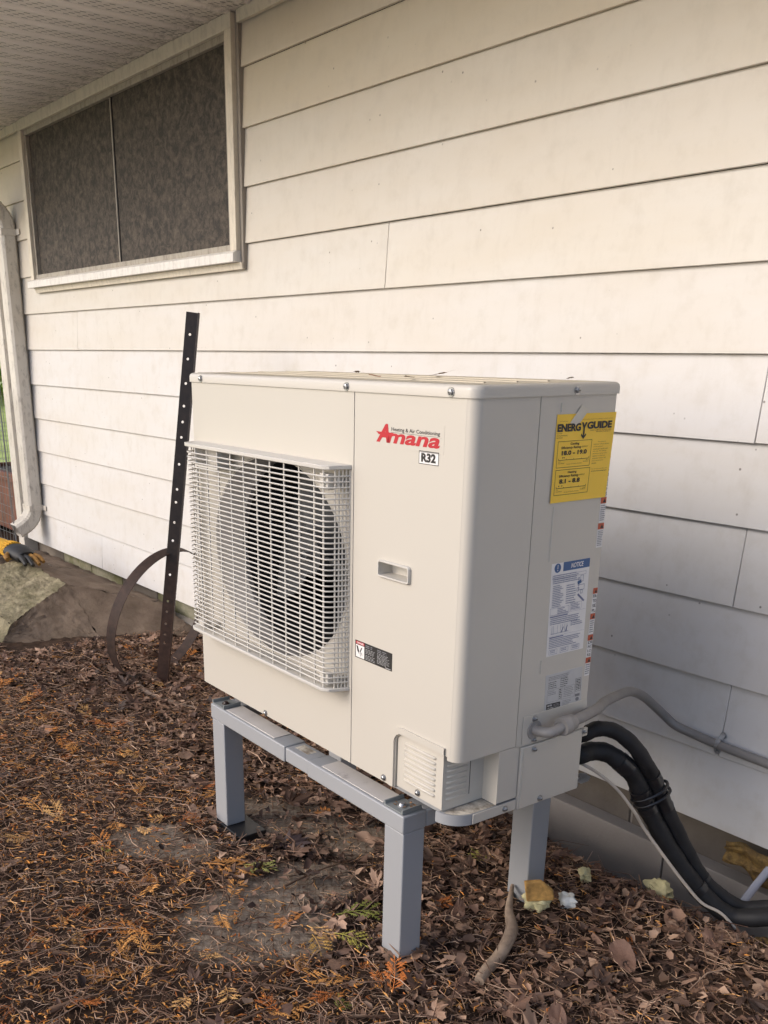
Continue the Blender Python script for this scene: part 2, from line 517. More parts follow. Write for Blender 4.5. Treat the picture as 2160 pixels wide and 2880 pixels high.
# foundation: blocks and footing
xs = np.arange(-3.7, 2.61, .3965)
for i in range(len(xs) - 1):
    for j, (z0, z1) in enumerate(((-.052, .079), (-.255, -.056))):
        off = .198 if j else 0
        b = MB(); b.box(xs[i] + off + .004, xs[i + 1] + off - .004, .062, .2, z0, z1)
        b.obj('concrete_block', M_blockmoss if xs[i] < -.6 and rnd.random() < .8 else M_block_shaded, house, bevel=.003, seg=1)
b = MB(); b.box(-3.7, 2.8, .067, .19, -.30, .0782); b.obj('mortar', M_footing, house)
for a, c in ((-3.7, -2.5), (-2.5, -1.28), (-1.28, -.1), (-.1, .803), (.807, 1.9), (1.9, 2.8)):
    b = MB(); b.box(a + .0006, c - .0006, .012, .061, -.34, -.040 if a > -1.2 else -.012); b.obj('footing', M_footing, house, bevel=.002)
# soffit: ribbed vinyl panels with rows of slots
EAVE = -.86
pitch = .1245
npan = int((WX1 + .6 - WX0) / pitch) + 8
x_start = -5.0
for i in range(npan):
    x0 = x_start + i * pitch
    if x0 > 2.9: break
    b = MB()
    prof = [(0, 0), (.078, 0), (.084, -.004), (.094, -.006), (.104, -.004), (.110, 0), (pitch - .0008, 0)]
    for (pa, pb) in zip(prof[:-1], prof[1:]):
        b.quad((x0 + pa[0], EAVE, SOFFIT_Z + pa[1]), (x0 + pb[0], EAVE, SOFFIT_Z + pb[1]), (x0 + pb[0], .03, SOFFIT_Z + pb[1]), (x0 + pa[0], .03, SOFFIT_Z + pa[1]))
    p = b.obj('soffit_panel', M_soffit, house, smooth=50)
    if -3.9 < x0 < -.75:
        s_ = MB()
        for rrow in range(4):
            xr = x0 + .014 + .0175 * rrow
            y = EAVE + .02 + .0125 * rrow
            while y < -.03:
                s_.quad((xr - .0017, y, SOFFIT_Z - .0012), (xr + .0017, y, SOFFIT_Z - .0012), (xr + .0017, y + .021, SOFFIT_Z - .0012), (xr - .0017, y + .021, SOFFIT_Z - .0012))
                y += .048
        stuff(s_.obj('vent_slots', M_slot, p))
b = MB(); b.box(-5, 3.2, EAVE - .03, EAVE, SOFFIT_Z - .03, SOFFIT_Z + .16); b.obj('fascia', M_fascia, house)
b = MB(); b.prism([(EAVE - .05, SOFFIT_Z + .16), (EAVE - .05, SOFFIT_Z + .19), (3, 3.6), (6.2, 2.4), (6.2, 2.35)], lambda p: (-5.05, p[0], p[1]), lambda p: (3.25, p[0], p[1])); b.obj('roof', M_shingle, house)  # unseen roof slab, added to block light from above
b = MB(); b.box(win[1] + .012, WX1, -.018, -.001, 2.170, SOFFIT_Z - .001); b.obj('soffit_trim', M_casing, house, bevel=.002)
b = MB(); b.box(WX0, win[0] - .012, -.018, -.001, 2.170, SOFFIT_Z - .001); b.obj('soffit_trim', M_casing, house, bevel=.002)

# window
wz0, wz1 = 1.4515, 2.2065
win_o = MB(); win_o.box(win[0] + .002, win[1] - .002, .030, .0355, wz0 + .002, 2.205)
window = win_o.obj('window', M_inner, house)
def wbox(name, mat, x0, x1, y0, y1, z0, z1, bev=.0015):
    b = MB(); b.box(x0, x1, y0, y1, z0, z1); return b.obj(name, mat, window, bevel=bev)
wbox('edge_channel', M_jch, win[1] - .012, win[1] + .006, -.008, .029, 1.430, 2.2065)
wbox('edge_channel', M_jch, win[0] - .006, win[0] + .012, -.008, .029, 1.450, 2.2065)
wbox('casing_board', M_casing, win[0] + .0125, win[1] - .0125, -.026, .022, 2.160, 2.2064)      # head
wbox('casing_board', M_casing, win[1] - .055, win[1] - .0125, -.026, .022, 1.4905, 2.1595)
wbox('casing_board', M_casing, win[0] + .0125, win[0] + .055, -.026, .022, 1.4905, 2.1595)
b = MB(); b.prism([(-.040, 1.4515), (-.040, 1.481), (-.026, 1.490), (.0, 1.490), (.0, 1.4515)], lambda p: (win[0] - .008, p[0], p[1]), lambda p: (win[1] - .013, p[0], p[1]))
b.obj('sill', M_sill, window, bevel=.0015)
b = MB(); b.prism([(-.012, 1.428), (-.018, 1.4510), (-.001, 1.4510), (-.001, 1.428)], lambda p: (win[0] + .03, p[0], p[1]), lambda p: (win[1] + .004, p[0], p[1]))
b.obj('sill_flashing', M_casing, window, bevel=.001)
fx0, fx1 = win[0] + .0555, win[1] - .0555
wbox('inner_frame_rail', M_inner, fx0, fx1, -.012, .018, 2.136, 2.1595)
wbox('inner_frame_rail', M_inner, fx0, fx1, -.014, .018, 1.4905, 1.512)
wbox('inner_frame_rail', M_inner, fx1 - .030, fx1, -.010, .018, 1.5125, 2.1355)
wbox('inner_frame_rail', M_inner, fx0, fx0 + .018, -.010, .018, 1.5125, 2.1355)
mx = -2.152
wbox('screen', M_screen, fx0 + .0185, mx - .008, .008, .012, 1.5125, 2.1355, 0)
wbox('screen', M_screen, mx + .0065, fx1 - .0305, .004, .009, 1.5125, 2.1355, 0)
wbox('mullion', M_inner, mx - .0065, mx + .001, -.002, .012, 1.5125, 2.1355, .001)
wbox('mullion', M_black, mx + .0012, mx + .006, .0, .012, 1.5125, 2.1355, .001)

# ------------------------------------------------------------------ downspout
ds = thing('downspout', 'dirty white rectangular downspout strapped to the house corner', 'downspout', (-3.437, 0, 0))
def rect_ring(c, t, ux, wx, wy):
    t = Vector(t).normalized(); ux = Vector(ux); uy = t.cross(ux)
    c = Vector(c); e = .012; pts = []
    for sx, sy in ((1, 1), (-1, 1), (-1, -1), (1, -1)):
        for dx, dy in (((1, 1 - e / wy * 2), (1 - e / wx * 2, 1)) if sx * sy > 0 else ((1 - e / wx * 2, 1), (1, 1 - e / wy * 2))):
            pts.append(c + ux * (sx * dx * wx / 2) + uy * (sy * dy * wy / 2))
    return pts
def rect_sweep(path, wx, wy, scales=None):
    b = MB(); rings = []
    for i, pnt in enumerate(path):
        a = Vector(path[max(0, i - 1)]); c = Vector(path[min(len(path) - 1, i + 1)])
        sc = 1 if scales is None else scales[i]
        rings.append(rect_ring(pnt, c - a, (1, 0, 0), wx * sc, wy * sc))
    vs = [p for r_ in rings for p in r_]; n = 8; fs = []
    for i in range(len(path) - 1):
        for k in range(n):
            a = i * n + k; d = i * n + (k + 1) % n; fs.append((a, d, d + n, a + n))
    b.add(vs, fs); return b
PW, PD = .105, .078
rect_sweep([(0, -.041, .315), (0, -.041, .9), (0, -.041, 1.745)], PW, PD).obj('pipe', M_down, ds, smooth=40)
el = []; sc = []
for i in range(15):
    a = R(62) * i / 14; el.append((0, -.041 - .13 * (1 - math.cos(a)), .3145 - .13 * math.sin(a))); sc.append(1 + (.035 if i % 2 else 0))
e_ = Vector(el[-1]); d_ = Vector((0, -math.sin(R(62)), -math.cos(R(62))))
el.append(tuple(e_ + d_ * .05)); sc.append(1)
rect_sweep(el, PW, PD, sc).obj('lower_elbow', M_down, ds, smooth=30)
el = []; sc = []
for i in range(13):
    a = R(70) * i / 12; el.append((0, -.041 - .12 * (1 - math.cos(a)), 1.7455 + .12 * math.sin(a))); sc.append(1 + (.035 if i % 2 else 0))
e_ = Vector(el[-1]); d_ = Vector((0, -math.sin(R(70)), math.cos(R(70))))
el.append(tuple(e_ + d_ * .6)); sc.append(1)
rect_sweep(el, PW, PD, sc).obj('upper_elbow', M_down, ds, smooth=30)
for z in (.285, 1.715):
    b = MB(); b.box(-.056, .056, -.0835, -.002, z, z + .032); b.box(.05, .10, -.006, -.002, z + .002, z + .03)
    b.obj('strap', M_down, ds, bevel=.003)

# ------------------------------------------------------------------ wire fence, planter, garden beyond
wf = thing('wire_fence', 'bent welded wire mesh beside the downspout', 'wire fence', (-3.46, -.15, 0))
b = MB()
for z in np.arange(.10, .98, .052):
    z2 = z + rnd.uniform(-.006, .006)
    b.tube([(.0, rnd.uniform(-.01, .01), z2), (-.3, .0, z2 + rnd.uniform(-.008, .008)), (-1.2, 0, z2)], .0016, 5)
for i, x in enumerate([0, -.05, -.10, -.16, -.21, -.27, -.32, -.4, -.5, -.6, -.7, -.8, -.9, -1.0, -1.1, -1.2]):
    w1 = rnd.uniform(-.012, .012)
    b.tube([(x + w1, .002, .02), (x, .002, .3), (x - w1, .002, .6), (x + w1, .002, .97)], .0016, 5)
stuff(b.obj('wire_mesh', M_wire, wf))
b = MB(); b.tube([(.028, -.01, .10), (.012, -.01, .16), (.004, -.01, .5), (-.01, -.01, .98)], .0035, 6); b.obj('edge_wire', M_wire, wf)
b = MB(); b.tube([(-1.21, 0, 0), (-1.21, 0, 1.05)], .02, 8); b.obj('post', M_wire, wf)
pl = thing('planter', 'reddish brown planter tub behind the wire mesh', 'planter', (-4.5, .45, 0))
b = MB(); b.prism([(-.34, 0), (.34, 0), (.40, .37), (-.40, .37)], lambda p: (p[0], -.3, p[1]), lambda p: (p[0], .3, p[1])); b.obj('tub', M_planter, pl, bevel=.01)
b = MB()
for x0, x1, y0, y1 in ((-.43, .43, -.34, -.30), (-.43, .43, .30, .34), (-.43, -.395, -.2995, .2995), (.395, .43, -.2995, .2995)): b.box(x0, x1, y0, y1, .345, .40)
b.obj('rim', M_planter, pl, bevel=.006)
b = MB(); b.box(-.39, .39, -.29, .29, .37, .375); b.obj('soil', M_core, pl)

def leaf_cloud(name, label, loc, rad, n, cols, size, cat='shrub', trunk=.6):
    t = thing(name, label, cat, loc)
    c = nrng.normal(0, 1, (n, 3)); c /= np.linalg.norm(c, axis=1)[:, None]
    lump = 1 + .28 * np.sin(c[:, 0] * 5 + loc[0]) * np.cos(c[:, 2] * 6) + .18 * np.sin(c[:, 1] * 9)
    c *= (nrng.uniform(.35, 1, n) ** .5 * lump)[:, None]
    P = c * np.array(rad) + np.array([0, 0, rad[2] * .98])
    a = nrng.normal(0, 1, (n, 3)); a /= np.linalg.norm(a, axis=1)[:, None]
    d = np.cross(a, nrng.normal(0, 1, (n, 3))); d /= np.linalg.norm(d, axis=1)[:, None]
    L = nrng.uniform(.6, 1.4, (n, 1)) * size
    V = np.stack([P - a * L, P + d * L * .5, P + a * L, P - d * L * .5 + np.cross(a, d) * L * .15], 1).reshape(-1, 3)
    me = bpy.data.meshes.new('foliage'); me.from_pydata(V.tolist(), [], np.arange(4 * n).reshape(-1, 4).tolist())
    ci = nrng.integers(0, len(cols), n); C = np.array(cols)[ci] * nrng.uniform(.7, 1.3, (n, 1))
    C = np.repeat(np.concatenate([C, np.ones((n, 1))], 1), 4, 0)
    at = me.attributes.new('tint', 'FLOAT_COLOR', 'POINT'); at.data.foreach_set('color', C.reshape(-1).astype('f'))
    me.materials.append(M_foliage); stuff(link('foliage', me, t))
    b = MB(); b.tube([(0, 0, 0), (.03, .02, trunk), (.0, .05, rad[2])], [.05, .04, .02], 8); b.obj('stem', M_stick, t, color=(.12, .09, .06))
    return t
leaf_cloud('tree', 'tall leafy tree seen past the house corner', (-22, 6.2, 0), (4.5, 4.5, 3.6), 14000, [(.42, .55, .10), (.30, .46, .08), (.55, .60, .16)], .16, 'tree', 1.2)

# ------------------------------------------------------------------ concrete lump at the left
lump = thing('concrete_slab', 'broken mossy concrete slab leaning against the foundation', 'concrete slab', (-2.2, -.4, 0))
LO = Vector((-2.2, -.4, 0))
def dis(p, amt):
    x, y, z = p
    return Vector(p) + Vector((math.sin(37 * y + 11 * z) * math.cos(23 * x), math.sin(41 * x + 13 * z), math.sin(29 * x + 31 * y))) * amt * .5 + Vector((rnd.uniform(-1, 1), rnd.uniform(-1, 1), rnd.uniform(-1, 1))) * amt * .6
def patch(name, mat, corners, nu, nv, amt):
    a, b_, c, d = [Vector(q) - LO for q in corners]
    g = MB()
    def fn(u, v):
        p = a.lerp(b_, u).lerp(d.lerp(c, u), v)
        return dis(p, amt)
    g.grid(fn, nu, nv)
    return g.obj(name, mat, lump, smooth=60)
rA = (-2.09, -.40, .155); rB = (-1.925, -.72, .06); rBack = (-1.92, -.0, .045)
bot = [(-1.90, -.785, -.03), (-1.735, -.585, -.03), (-1.675, -.36, -.03), (-1.69, -.15, -.03)]
patch('broken_side', M_lump_side, [rB, rA, (-1.715, -.40, -.03), bot[0]], 30, 22, .008)
patch('broken_side', M_lump_side, [rA, rBack, (-1.60, -.0, -.04), (-1.715, -.40, -.03)], 18, 18, .007)
patch('mossy_top', M_lump_top, [rB, rA, (-2.62, -.42, .185), (-2.72, -.80, .10)], 40, 40, .0065)
patch('mossy_top', M_lump_top, [(-1.90, -.785, -.03), rB, (-2.72, -.80, .10), (-2.80, -.95, -.03)], 10, 40, .006)
patch('mossy_top', M_lump_side, [rA, rBack, (-2.7, -.0, .035), (-2.62, -.42, .185)], 16, 26, .006)
patch('mossy_top', M_lump_side, [(-2.62, -.42, .185), (-2.7, -.0, .035), (-3.5, -.0, .035), (-3.5, -.45, .12)], 16, 26, .006)
b = MB(); b.box(-1.3, .25, -.05, .20, -.04, .03); b.obj('core', M_lump_side, lump)

# ------------------------------------------------------------------ glove on the slab
gl = thing('work_glove', 'yellow and black work glove lying on the concrete slab', 'glove', (-2.56, -.445, .195), R(4))
b = MB(); b.tube([(-.42, -.02, .03), (-.25, -.01, .035), (-.12, 0, .035), (-.05, .0, .034)], [.052, .05, .046, .05], 16, flat=.8); b.obj('knit_cuff', M_glove_y, gl, smooth=60)
b = MB()
for i in range(22):
    a = 2 * PI * i / 22; b.tube([(-.115, math.cos(a) * .047, .035 + math.sin(a) * .037), (-.05, math.cos(a) * .051, .034 + math.sin(a) * .041)], .0042, 6)
b.obj('ribbing', M_glove_y, gl, smooth=60)
b = MB(); b.tube([(-.055, 0, .034), (-.02, 0, .036), (.02, .0, .034), (.075, -.002, .028), (.10, -.003, .024)], [.056, .06, .060, .056, .046], 16, flat=.62); b.obj('palm', M_glove_k, gl, smooth=60)
for k, (yy, ln, bend) in enumerate(((.036, .075, .012), (.013, .088, .018), (-.012, .084, .020), (-.035, .066, .016))):
    b = MB(); b.tube([(.075, yy * .9, .028), (.105, yy, .030), (.105 + ln * .5, yy * 1.15, .026), (.105 + ln, yy * 1.2, .022 - bend)], [.013, .0135, .013, .009], 10); b.obj('finger', M_glove_b if k < 2 else M_glove_k, gl, smooth=60)
b = MB(); b.tube([(-.005, -.045, .03), (.03, -.075, .028), (.07, -.088, .02)], [.017, .015, .010], 10); b.obj('thumb', M_glove_b, gl, smooth=60)

# ------------------------------------------------------------------ steel stake and hoop
st = thing('metal_stake', 'dark perforated angle iron stake standing left of the heat pump', 'metal stake', (-1.015, -.47, 0))
top = Vector((.012, .188, 1.275)); axis = top.normalized()
xdir = Vector((.62, .78, 0)); xdir = (xdir - axis * xdir.dot(axis)).normalized(); ydir = axis.cross(xdir)
def SP(a, bb, c): return tuple(xdir * a + ydir * bb + axis * c)
Wst = .040; T = .004; Ltot = top.length
holes = [.055, .116, .178, .236, .277, .317, .388, .455, .49, .545, .595, .69, .765, .795, .83, .86, .885]
hs = [Ltot * (1 - q) for q in sorted(holes, reverse=True)]
b = MB()
zc = -.08
hr = .0045; x0, x1 = -.030, .012; hx = -.012
for h in hs + [None]:
    ztop = Ltot if h is None else h - hr * 1.6
    for yy in (0, T):
        b.quad(SP(x0, yy, zc), SP(x1, yy, zc), SP(x1, yy, ztop), SP(x0, yy, ztop))
    if h is None: break
    # square with round hole
    n = 16
    ring = [(hx + math.cos(2 * PI * i / n) * hr, h + math.sin(2 * PI * i / n) * hr) for i in range(n)]
    sq = []
    for i in range(n):
        a = 2 * PI * i / n; c, s = math.cos(a), math.sin(a); m = max(abs(c) , abs(s))
        px = c / m; pz = s / m
        sq.append(((x1 - hx) * px + hx if px > 0 else (hx - x0) * px + hx, h + hr * 1.6 * pz))
    for yy in (0, T):
        b.add([SP(q[0], yy, q[1]) for q in ring] + [SP(q[0], yy, q[1]) for q in sq], [(i, (i + 1) % n, n + (i + 1) % n, n + i) for i in range(n)])
    b.add([SP(q[0], 0, q[1]) for q in ring] + [SP(q[0], T, q[1]) for q in ring], [(i, (i + 1) % n, n + (i + 1) % n, n + i) for i in range(n)])
    zc = h + hr * 1.6
b.quad(SP(x0, 0, -.08), SP(x0, T, -.08), SP(x0, T, Ltot), SP(x0, 0, Ltot)); b.quad(SP(x0, 0, Ltot), SP(x1, 0, Ltot), SP(x1, T, Ltot), SP(x0, T, Ltot))
b.obj('holed_flange', M_stake, st)
b = MB()
prof = [(.0122, -.014), (.0162, -.014), (.0162, T), (.0122, T)]
b.prism(prof, lambda p: SP(p[0], p[1], -.08), lambda p: SP(p[0], p[1], Ltot)); b.obj('plain_flange', M_stake, st, bevel=.001)
hp_c = Vector((-1.109, -.421, .229)); hr_ = .258; haz, ht = 1.938, -.257
ha = Vector((math.cos(haz), math.sin(haz), 0)); hb = Vector((-math.sin(haz) * math.sin(ht), math.cos(haz) * math.sin(ht), math.cos(ht))); hn = ha.cross(hb).normalized()
b = MB(); n = 72; BW, BT = .021, .0022
vs = []
for i in range(n):
    d = ha * math.cos(2 * PI * i / n) + hb * math.sin(2 * PI * i / n)
    for rr_, ww in ((hr_, -BW), (hr_, BW), (hr_ - BT, BW), (hr_ - BT, -BW)):
        vs.append(d * rr_ + hn * ww)
b.add(vs, [(4 * i + k, 4 * i + (k + 1) % 4, 4 * ((i + 1) % n) + (k + 1) % 4, 4 * ((i + 1) % n) + k) for i in range(n) for k in range(4)])
hoop = b.obj('barrel_hoop', M_hoop, smooth=40); hoop.location = hp_c
tag(hoop, 'rusty brown flat metal hoop standing half buried behind the stake', 'metal hoop')

# ------------------------------------------------------------------ heat pump on its stand (local axes: u right, v into the wall, z up)
ORI = (0, -.8556, 0); YAW = math.atan2(-.0222, 1)
W, D = .94, .3316
ZB, ZT = .3435, 1.1102
hp = thing('heat_pump', 'cream outdoor heat pump with square fan grille and yellow card', 'heat pump', ORI, YAW)
def part(b, name, mat, **k): return b.obj(name, mat, hp, **k)
RC = .019
def corner_arc(n=8, r=RC, off=0):
    return [(W - r + math.sin(PI / 2 * i / n) * (r + off), r - math.cos(PI / 2 * i / n) * (r + off)) for i in range(n + 1)]
# lid: footprint with rounded front right corner, rolled edge, shallow ribs
def lid_outline(off):
    r = .012
    o = [(-.003 - off + .004, -.003 - off)] + [(u, v) for u, v in corner_arc(8, RC, .003 + off)] + [(W + .003 + off, D + .003 + off), (-.003 - off, D + .003 + off)]
    o[0] = (-.003 - off, -.003 - off); return o
b = MB(); prev = None
rings = [(0, 1.0905), (0, 1.1025), (-.0012, 1.1065), (-.0045, 1.1094), (-.009, 1.1102)]
outl = [[(u, v, z) for u, v in lid_outline(o)] for o, z in rings]
n = len(outl[0]); vs = [p for r_ in outl for p in r_]; fs = []
for i in range(len(rings) - 1):
    for k in range(n): fs.append((i * n + k, i * n + (k + 1) % n, (i + 1) * n + (k + 1) % n, (i + 1) * n + k))
fs.append(tuple(range((len(rings) - 1) * n, len(rings) * n)))
b.add(vs, fs)
for v in (.075, .15, .225):
    pass
lid = part(b, 'lid', M_cream, smooth=40)
b = MB(); b.poly([(u, v, 1.1105) for u, v in lid_outline(-.012)]); 
for v in (.075, .15, .225): b.tube([(.05, v, 1.1098), (W - .06, v, 1.1098)], .0030, 8)
b.obj('lid_top', M_lid, lid, smooth=40)
# left front panel with the fan opening
FC = (.353, .742); FA, FB = .2590, .2095; TC = (.368, .742); TR = .2065
u0, u1, z0, z1 = 0, .6265, .365, 1.0935
angs = sorted([2 * PI * i / 96 for i in range(96)] + [math.atan2(z - FC[1], u - FC[0]) % (2 * PI) for u in (u0, u1) for z in (z0, z1)])
ci, co = [], []
for a in angs:
    c, s = math.cos(a), math.sin(a)
    t = min([((u1 if c > 0 else u0) - FC[0]) / c if abs(c) > 1e-9 else 1e9, ((z1 if s > 0 else z0) - FC[1]) / s if abs(s) > 1e-9 else 1e9])
    ci.append((FC[0] + c * FA, 0, FC[1] + s * FB)); co.append((FC[0] + c * t, 0, FC[1] + s * t))
b = MB(); n = len(angs)
b.add(ci + co, [(i, (i + 1) % n, n + (i + 1) % n, n + i) for i in range(n)])
b.quad((0, 0, z0), (u1, 0, z0), (u1, .016, z0), (0, .016, z0)); b.quad((u1, 0, z0), (u1, 0, z1), (u1, .012, z1), (u1, .012, z0)); b.quad((0, 0, z0), (0, 0, z1), (0, .10, z1), (0, .10, z0))
part(b, 'fan_panel', M_cream)
b = MB(); b.box(0.0, .010, .1005, D, ZB, 1.0935); part(b, 'side_guard', M_cream)
b = MB(); b.box(.0105, W - .004, D - .012, D, .375, 1.0935); part(b, 'rear_coil', M_inside)
# bell mouth
b = MB(); m = 96; vs = []; NP = 9
for j in range(NP):
    t = j / (NP - 1); v = .032 * t ** 1.3 - .0006
    for i in range(m):
        a = 2 * PI * i / m
        ou, oz = FC[0] + math.cos(a) * (FA + .003), FC[1] + math.sin(a) * (FB + .003)
        iu, iz = TC[0] + math.cos(a) * TR, TC[1] + math.sin(a) * TR
        vs.append((ou + (iu - ou) * t, v, oz + (iz - oz) * t))
b.add(vs, [(j * m + i, j * m + (i + 1) % m, (j + 1) * m + (i + 1) % m, (j + 1) * m + i) for j in range(NP - 1) for i in range(m)])
part(b, 'bell_mouth', M_mouth, smooth=60)
b = MB(); m = 48
b.tube([(TC[0], .0314, TC[1]), (TC[0], .036, TC[1]), (TC[0], .042, TC[1])], [TR, TR - .001, TR - .001], m, cap=False)
part(b, 'throat_ring', M_mouth, smooth=60)
b = MB()
b.tube([(TC[0], .0422, TC[1]), (TC[0], .25, TC[1])], TR - .001, m, cap=False)
b.add([(TC[0] + math.cos(2 * PI * i / m) * TR, .25, TC[1] + math.sin(2 * PI * i / m) * TR) for i in range(m)], [tuple(range(m))])
part(b, 'fan_shroud', M_inside, smooth=60)  # near-black colour stands in for the shade deep in the shroud
FC = TC
# fan
fan_h = MB(); fan_h.cyl((FC[0], .075, FC[1]), (0, 1, 0), .042, .06, 32, .055); fan = part(fan_h, 'fan_hub', M_fan, smooth=40)
for k in range(3):
    b = MB(); a0 = R(40 + 120 * k)
    def blade(s, t):
        r_ = .045 + .148 * s
        sw = R(-14) * s * s
        a = a0 + sw + R(84 - 10 * s) * t
        return (FC[0] + math.cos(a) * r_, .150 - .062 * t + .012 * math.sin(PI * t) * s, FC[1] + math.sin(a) * r_)
    b.grid(blade, 10, 12); ob = b.obj('fan_blade', M_fan, fan, smooth=60)
    so = ob.modifiers.new('solid', 'SOLIDIFY'); so.thickness = .004
b = MB(); b.cyl((FC[0], .060, FC[1]), (0, 1, 0), .011, .0149, 6); b.cyl((FC[0], .050, FC[1]), (0, 1, 0), .005, .0099, 12); b.obj('hub_nut', M_screw, fan, smooth=30)
# grille
GV = -.045
gz0, gz1 = .524, .957
bars = MB()
def gpath(v_off=0):
    pts = [(.022, -.0005), (.028, -.013), (.040, -.036), (.046, -.0425), (.054, GV), (.10, GV), (.32, GV), (.55, GV), (.590, GV), (.5975, -.0425), (.603, -.036), (.613, -.013), (.617, -.0005)]
    return pts
zz = gz0 + .014
while zz < gz1 - .012:
    if zz > gz1 - .048: pts = [(u, v) for u, v in gpath() if u >= .0] 
    else: pts = gpath()
    bars.tube([(u, v, zz) for u, v in pts], .0017, 5, flat=1.0)
    zz += .01032
u = .0898 - .0519
verts_u = [.0379 + .0519 * i + .0003 for i in range(0, 11)]
for uu in [.0898, .1378, .1899, .2428, .2966, .3496, .4018, .4546, .5082, .5595, .590]:
    bars.tube([(uu, GV + .003, gz0 + .003), (uu, GV + .003, gz1 - .003)], .0019, 5)
for t in (.06, .24, .42, .60, .80):
    for (ua, va, ub, vb) in ((.617, 0, .603, -.036), (.022, 0, .040, -.036)):
        uu = ua + (ub - ua) * t; vv = va + (vb - va) * t
        bars.tube([(uu, vv + .002, gz0 + .003), (uu, vv + .002, gz1 - .003)], .0017, 5)
grille = stuff(part(bars, 'fan_grille', M_plastic, smooth=60))
def plate(zlo, zhi, grow, name):
    gr_b = MB()
    prof = [(.014 - grow, .0), (.034 - grow, -.043), (.050, GV - .004 - grow), (.592, GV - .004 - grow), (.606 + grow, -.040), (.622 + grow, .0)]
    gr_b.prism(prof, lambda p: (p[0], p[1], zlo), lambda p: (p[0], p[1], zhi)); gr_b.obj(name, M_plastic, grille, bevel=.0012)
plate(gz1 - .004, gz1 + .004, .0, 'top_shelf')
plate(gz0 - .004, gz0 + .003, .0, 'bottom_shelf')
for (a, c, za, zb_) in ((.0905, .1895, .908, .9525), (.0905, .1895, .9525, .9526)):
    pass
b = MB()
b.box(.091, .189, GV + .026, GV + .028, .917, .9525); b.box(.091, .189, GV - .001, GV + .0255, .9135, .9168); b.box(.0885, .0908, GV - .001, GV + .028, .9135, .9525); b.box(.1892, .1915, GV - .001, GV + .028, .9135, .9525)
b.obj('clip_pocket', M_plastic, grille)
for uu, za, zb_ in ((.572, .915, .945), (.572, .532, .556), (.06, .532, .548)):
    b = MB(); b.box(uu, uu + .028, GV + .006, GV + .022, za, zb_); b.box(uu + .006, uu + .036, GV + .0225, -.001, za + .006, zb_ - .006); b.obj('grille_clip', M_plastic, grille, bevel=.0015)
# right panel: front face with cut-out, rounded corner, side face to the seam
UL = .6285
CZ = .4805            # underside of the panel over the service corner
b = MB()
hx0, hx1, hz0, hz1 = .7125, .7965, .7735, .7990
def fq(ua, ub, za, zb_): b.quad((ua, 0, za), (ub, 0, za), (ub, 0, zb_), (ua, 0, zb_))
US = .9145
arc_cut = [(.7705 + .020 * (1 - math.cos(PI / 2 * i / 6)), CZ - .020 + .020 * math.sin(PI / 2 * i / 6)) for i in range(7)]
b.poly([(UL, 0, .365), (.7705, 0, .365)] + [(p[0], 0, p[1]) for p in arc_cut] + [(US, 0, CZ), (US, 0, hz0), (UL, 0, hz0)])
fq(UL, hx0, hz0, hz1); fq(hx1, US, hz0, hz1); fq(UL, US, hz1, 1.0935)
b.quad((UL, 0, .365), (.7705, 0, .365), (.7705, .014, .365), (UL, .014, .365))
cut = [(.7705, .365)] + arc_cut + [(US, CZ)]
for p, q in zip(cut[:-1], cut[1:]): b.quad((p[0], 0, p[1]), (q[0], 0, q[1]), (q[0], .012, q[1]), (p[0], .012, p[1]))
part(b, 'service_panel', M_cream)
b = MB()
ca = [(US + .0004, -.0007)] + [(u_, v_ - (.0007 if i == 0 else 0)) for i, (u_, v_) in enumerate(corner_arc(12))] + [(W, .144)]
zlo = .4745
for p, q in zip(ca[:-1], ca[1:]): b.quad((p[0], p[1], zlo), (q[0], q[1], zlo), (q[0], q[1], 1.0935), (p[0], p[1], 1.0935))
b.quad((ca[0][0], ca[0][1], zlo), (ca[0][0], ca[0][1], 1.0935), (ca[0][0], .002, 1.0935), (ca[0][0], .002, zlo))
inner = [(u_ - .004 if i > 2 else u_, v_ + .004) for i, (u_, v_) in enumerate(ca)]
for i in range(len(ca) - 1): b.quad((*ca[i], zlo), (*ca[i + 1], zlo), (ca[i + 1][0] - .012, ca[i + 1][1] + .012 * (i < 10), zlo + .0005), (ca[i][0] - .012 * (i > 2), ca[i][1] + .012, zlo + .0005))
part(b, 'corner_panel', M_cream, smooth=40)
# embossed band round the cut-out
b = MB(); bw = []
for d in (.0022, .0150):
    bw.append([(.7705 - d, .367)] + [(.7705 - d + (.020 + d) * (1 - math.cos(PI / 2 * i / 8)), CZ - .020 + (.020 + d) * math.sin(PI / 2 * i / 8)) for i in range(9)] + [(.9095, CZ + d)])
n = len(bw[0])
for i in range(n - 1):
    b.add([(bw[0][i][0], -.0042, bw[0][i][1]), (bw[0][i + 1][0], -.0042, bw[0][i + 1][1]), (bw[1][i + 1][0], -.0042, bw[1][i + 1][1]), (bw[1][i][0], -.0042, bw[1][i][1]),
           (bw[0][i][0], -.0003, bw[0][i][1]), (bw[0][i + 1][0], -.0003, bw[0][i + 1][1]), (bw[1][i + 1][0], -.0003, bw[1][i + 1][1]), (bw[1][i][0], -.0003, bw[1][i][1])],
          [(0, 1, 2, 3), (0, 1, 5, 4), (3, 2, 6, 7)])
part(b, 'raised_band', M_cream, smooth=30)
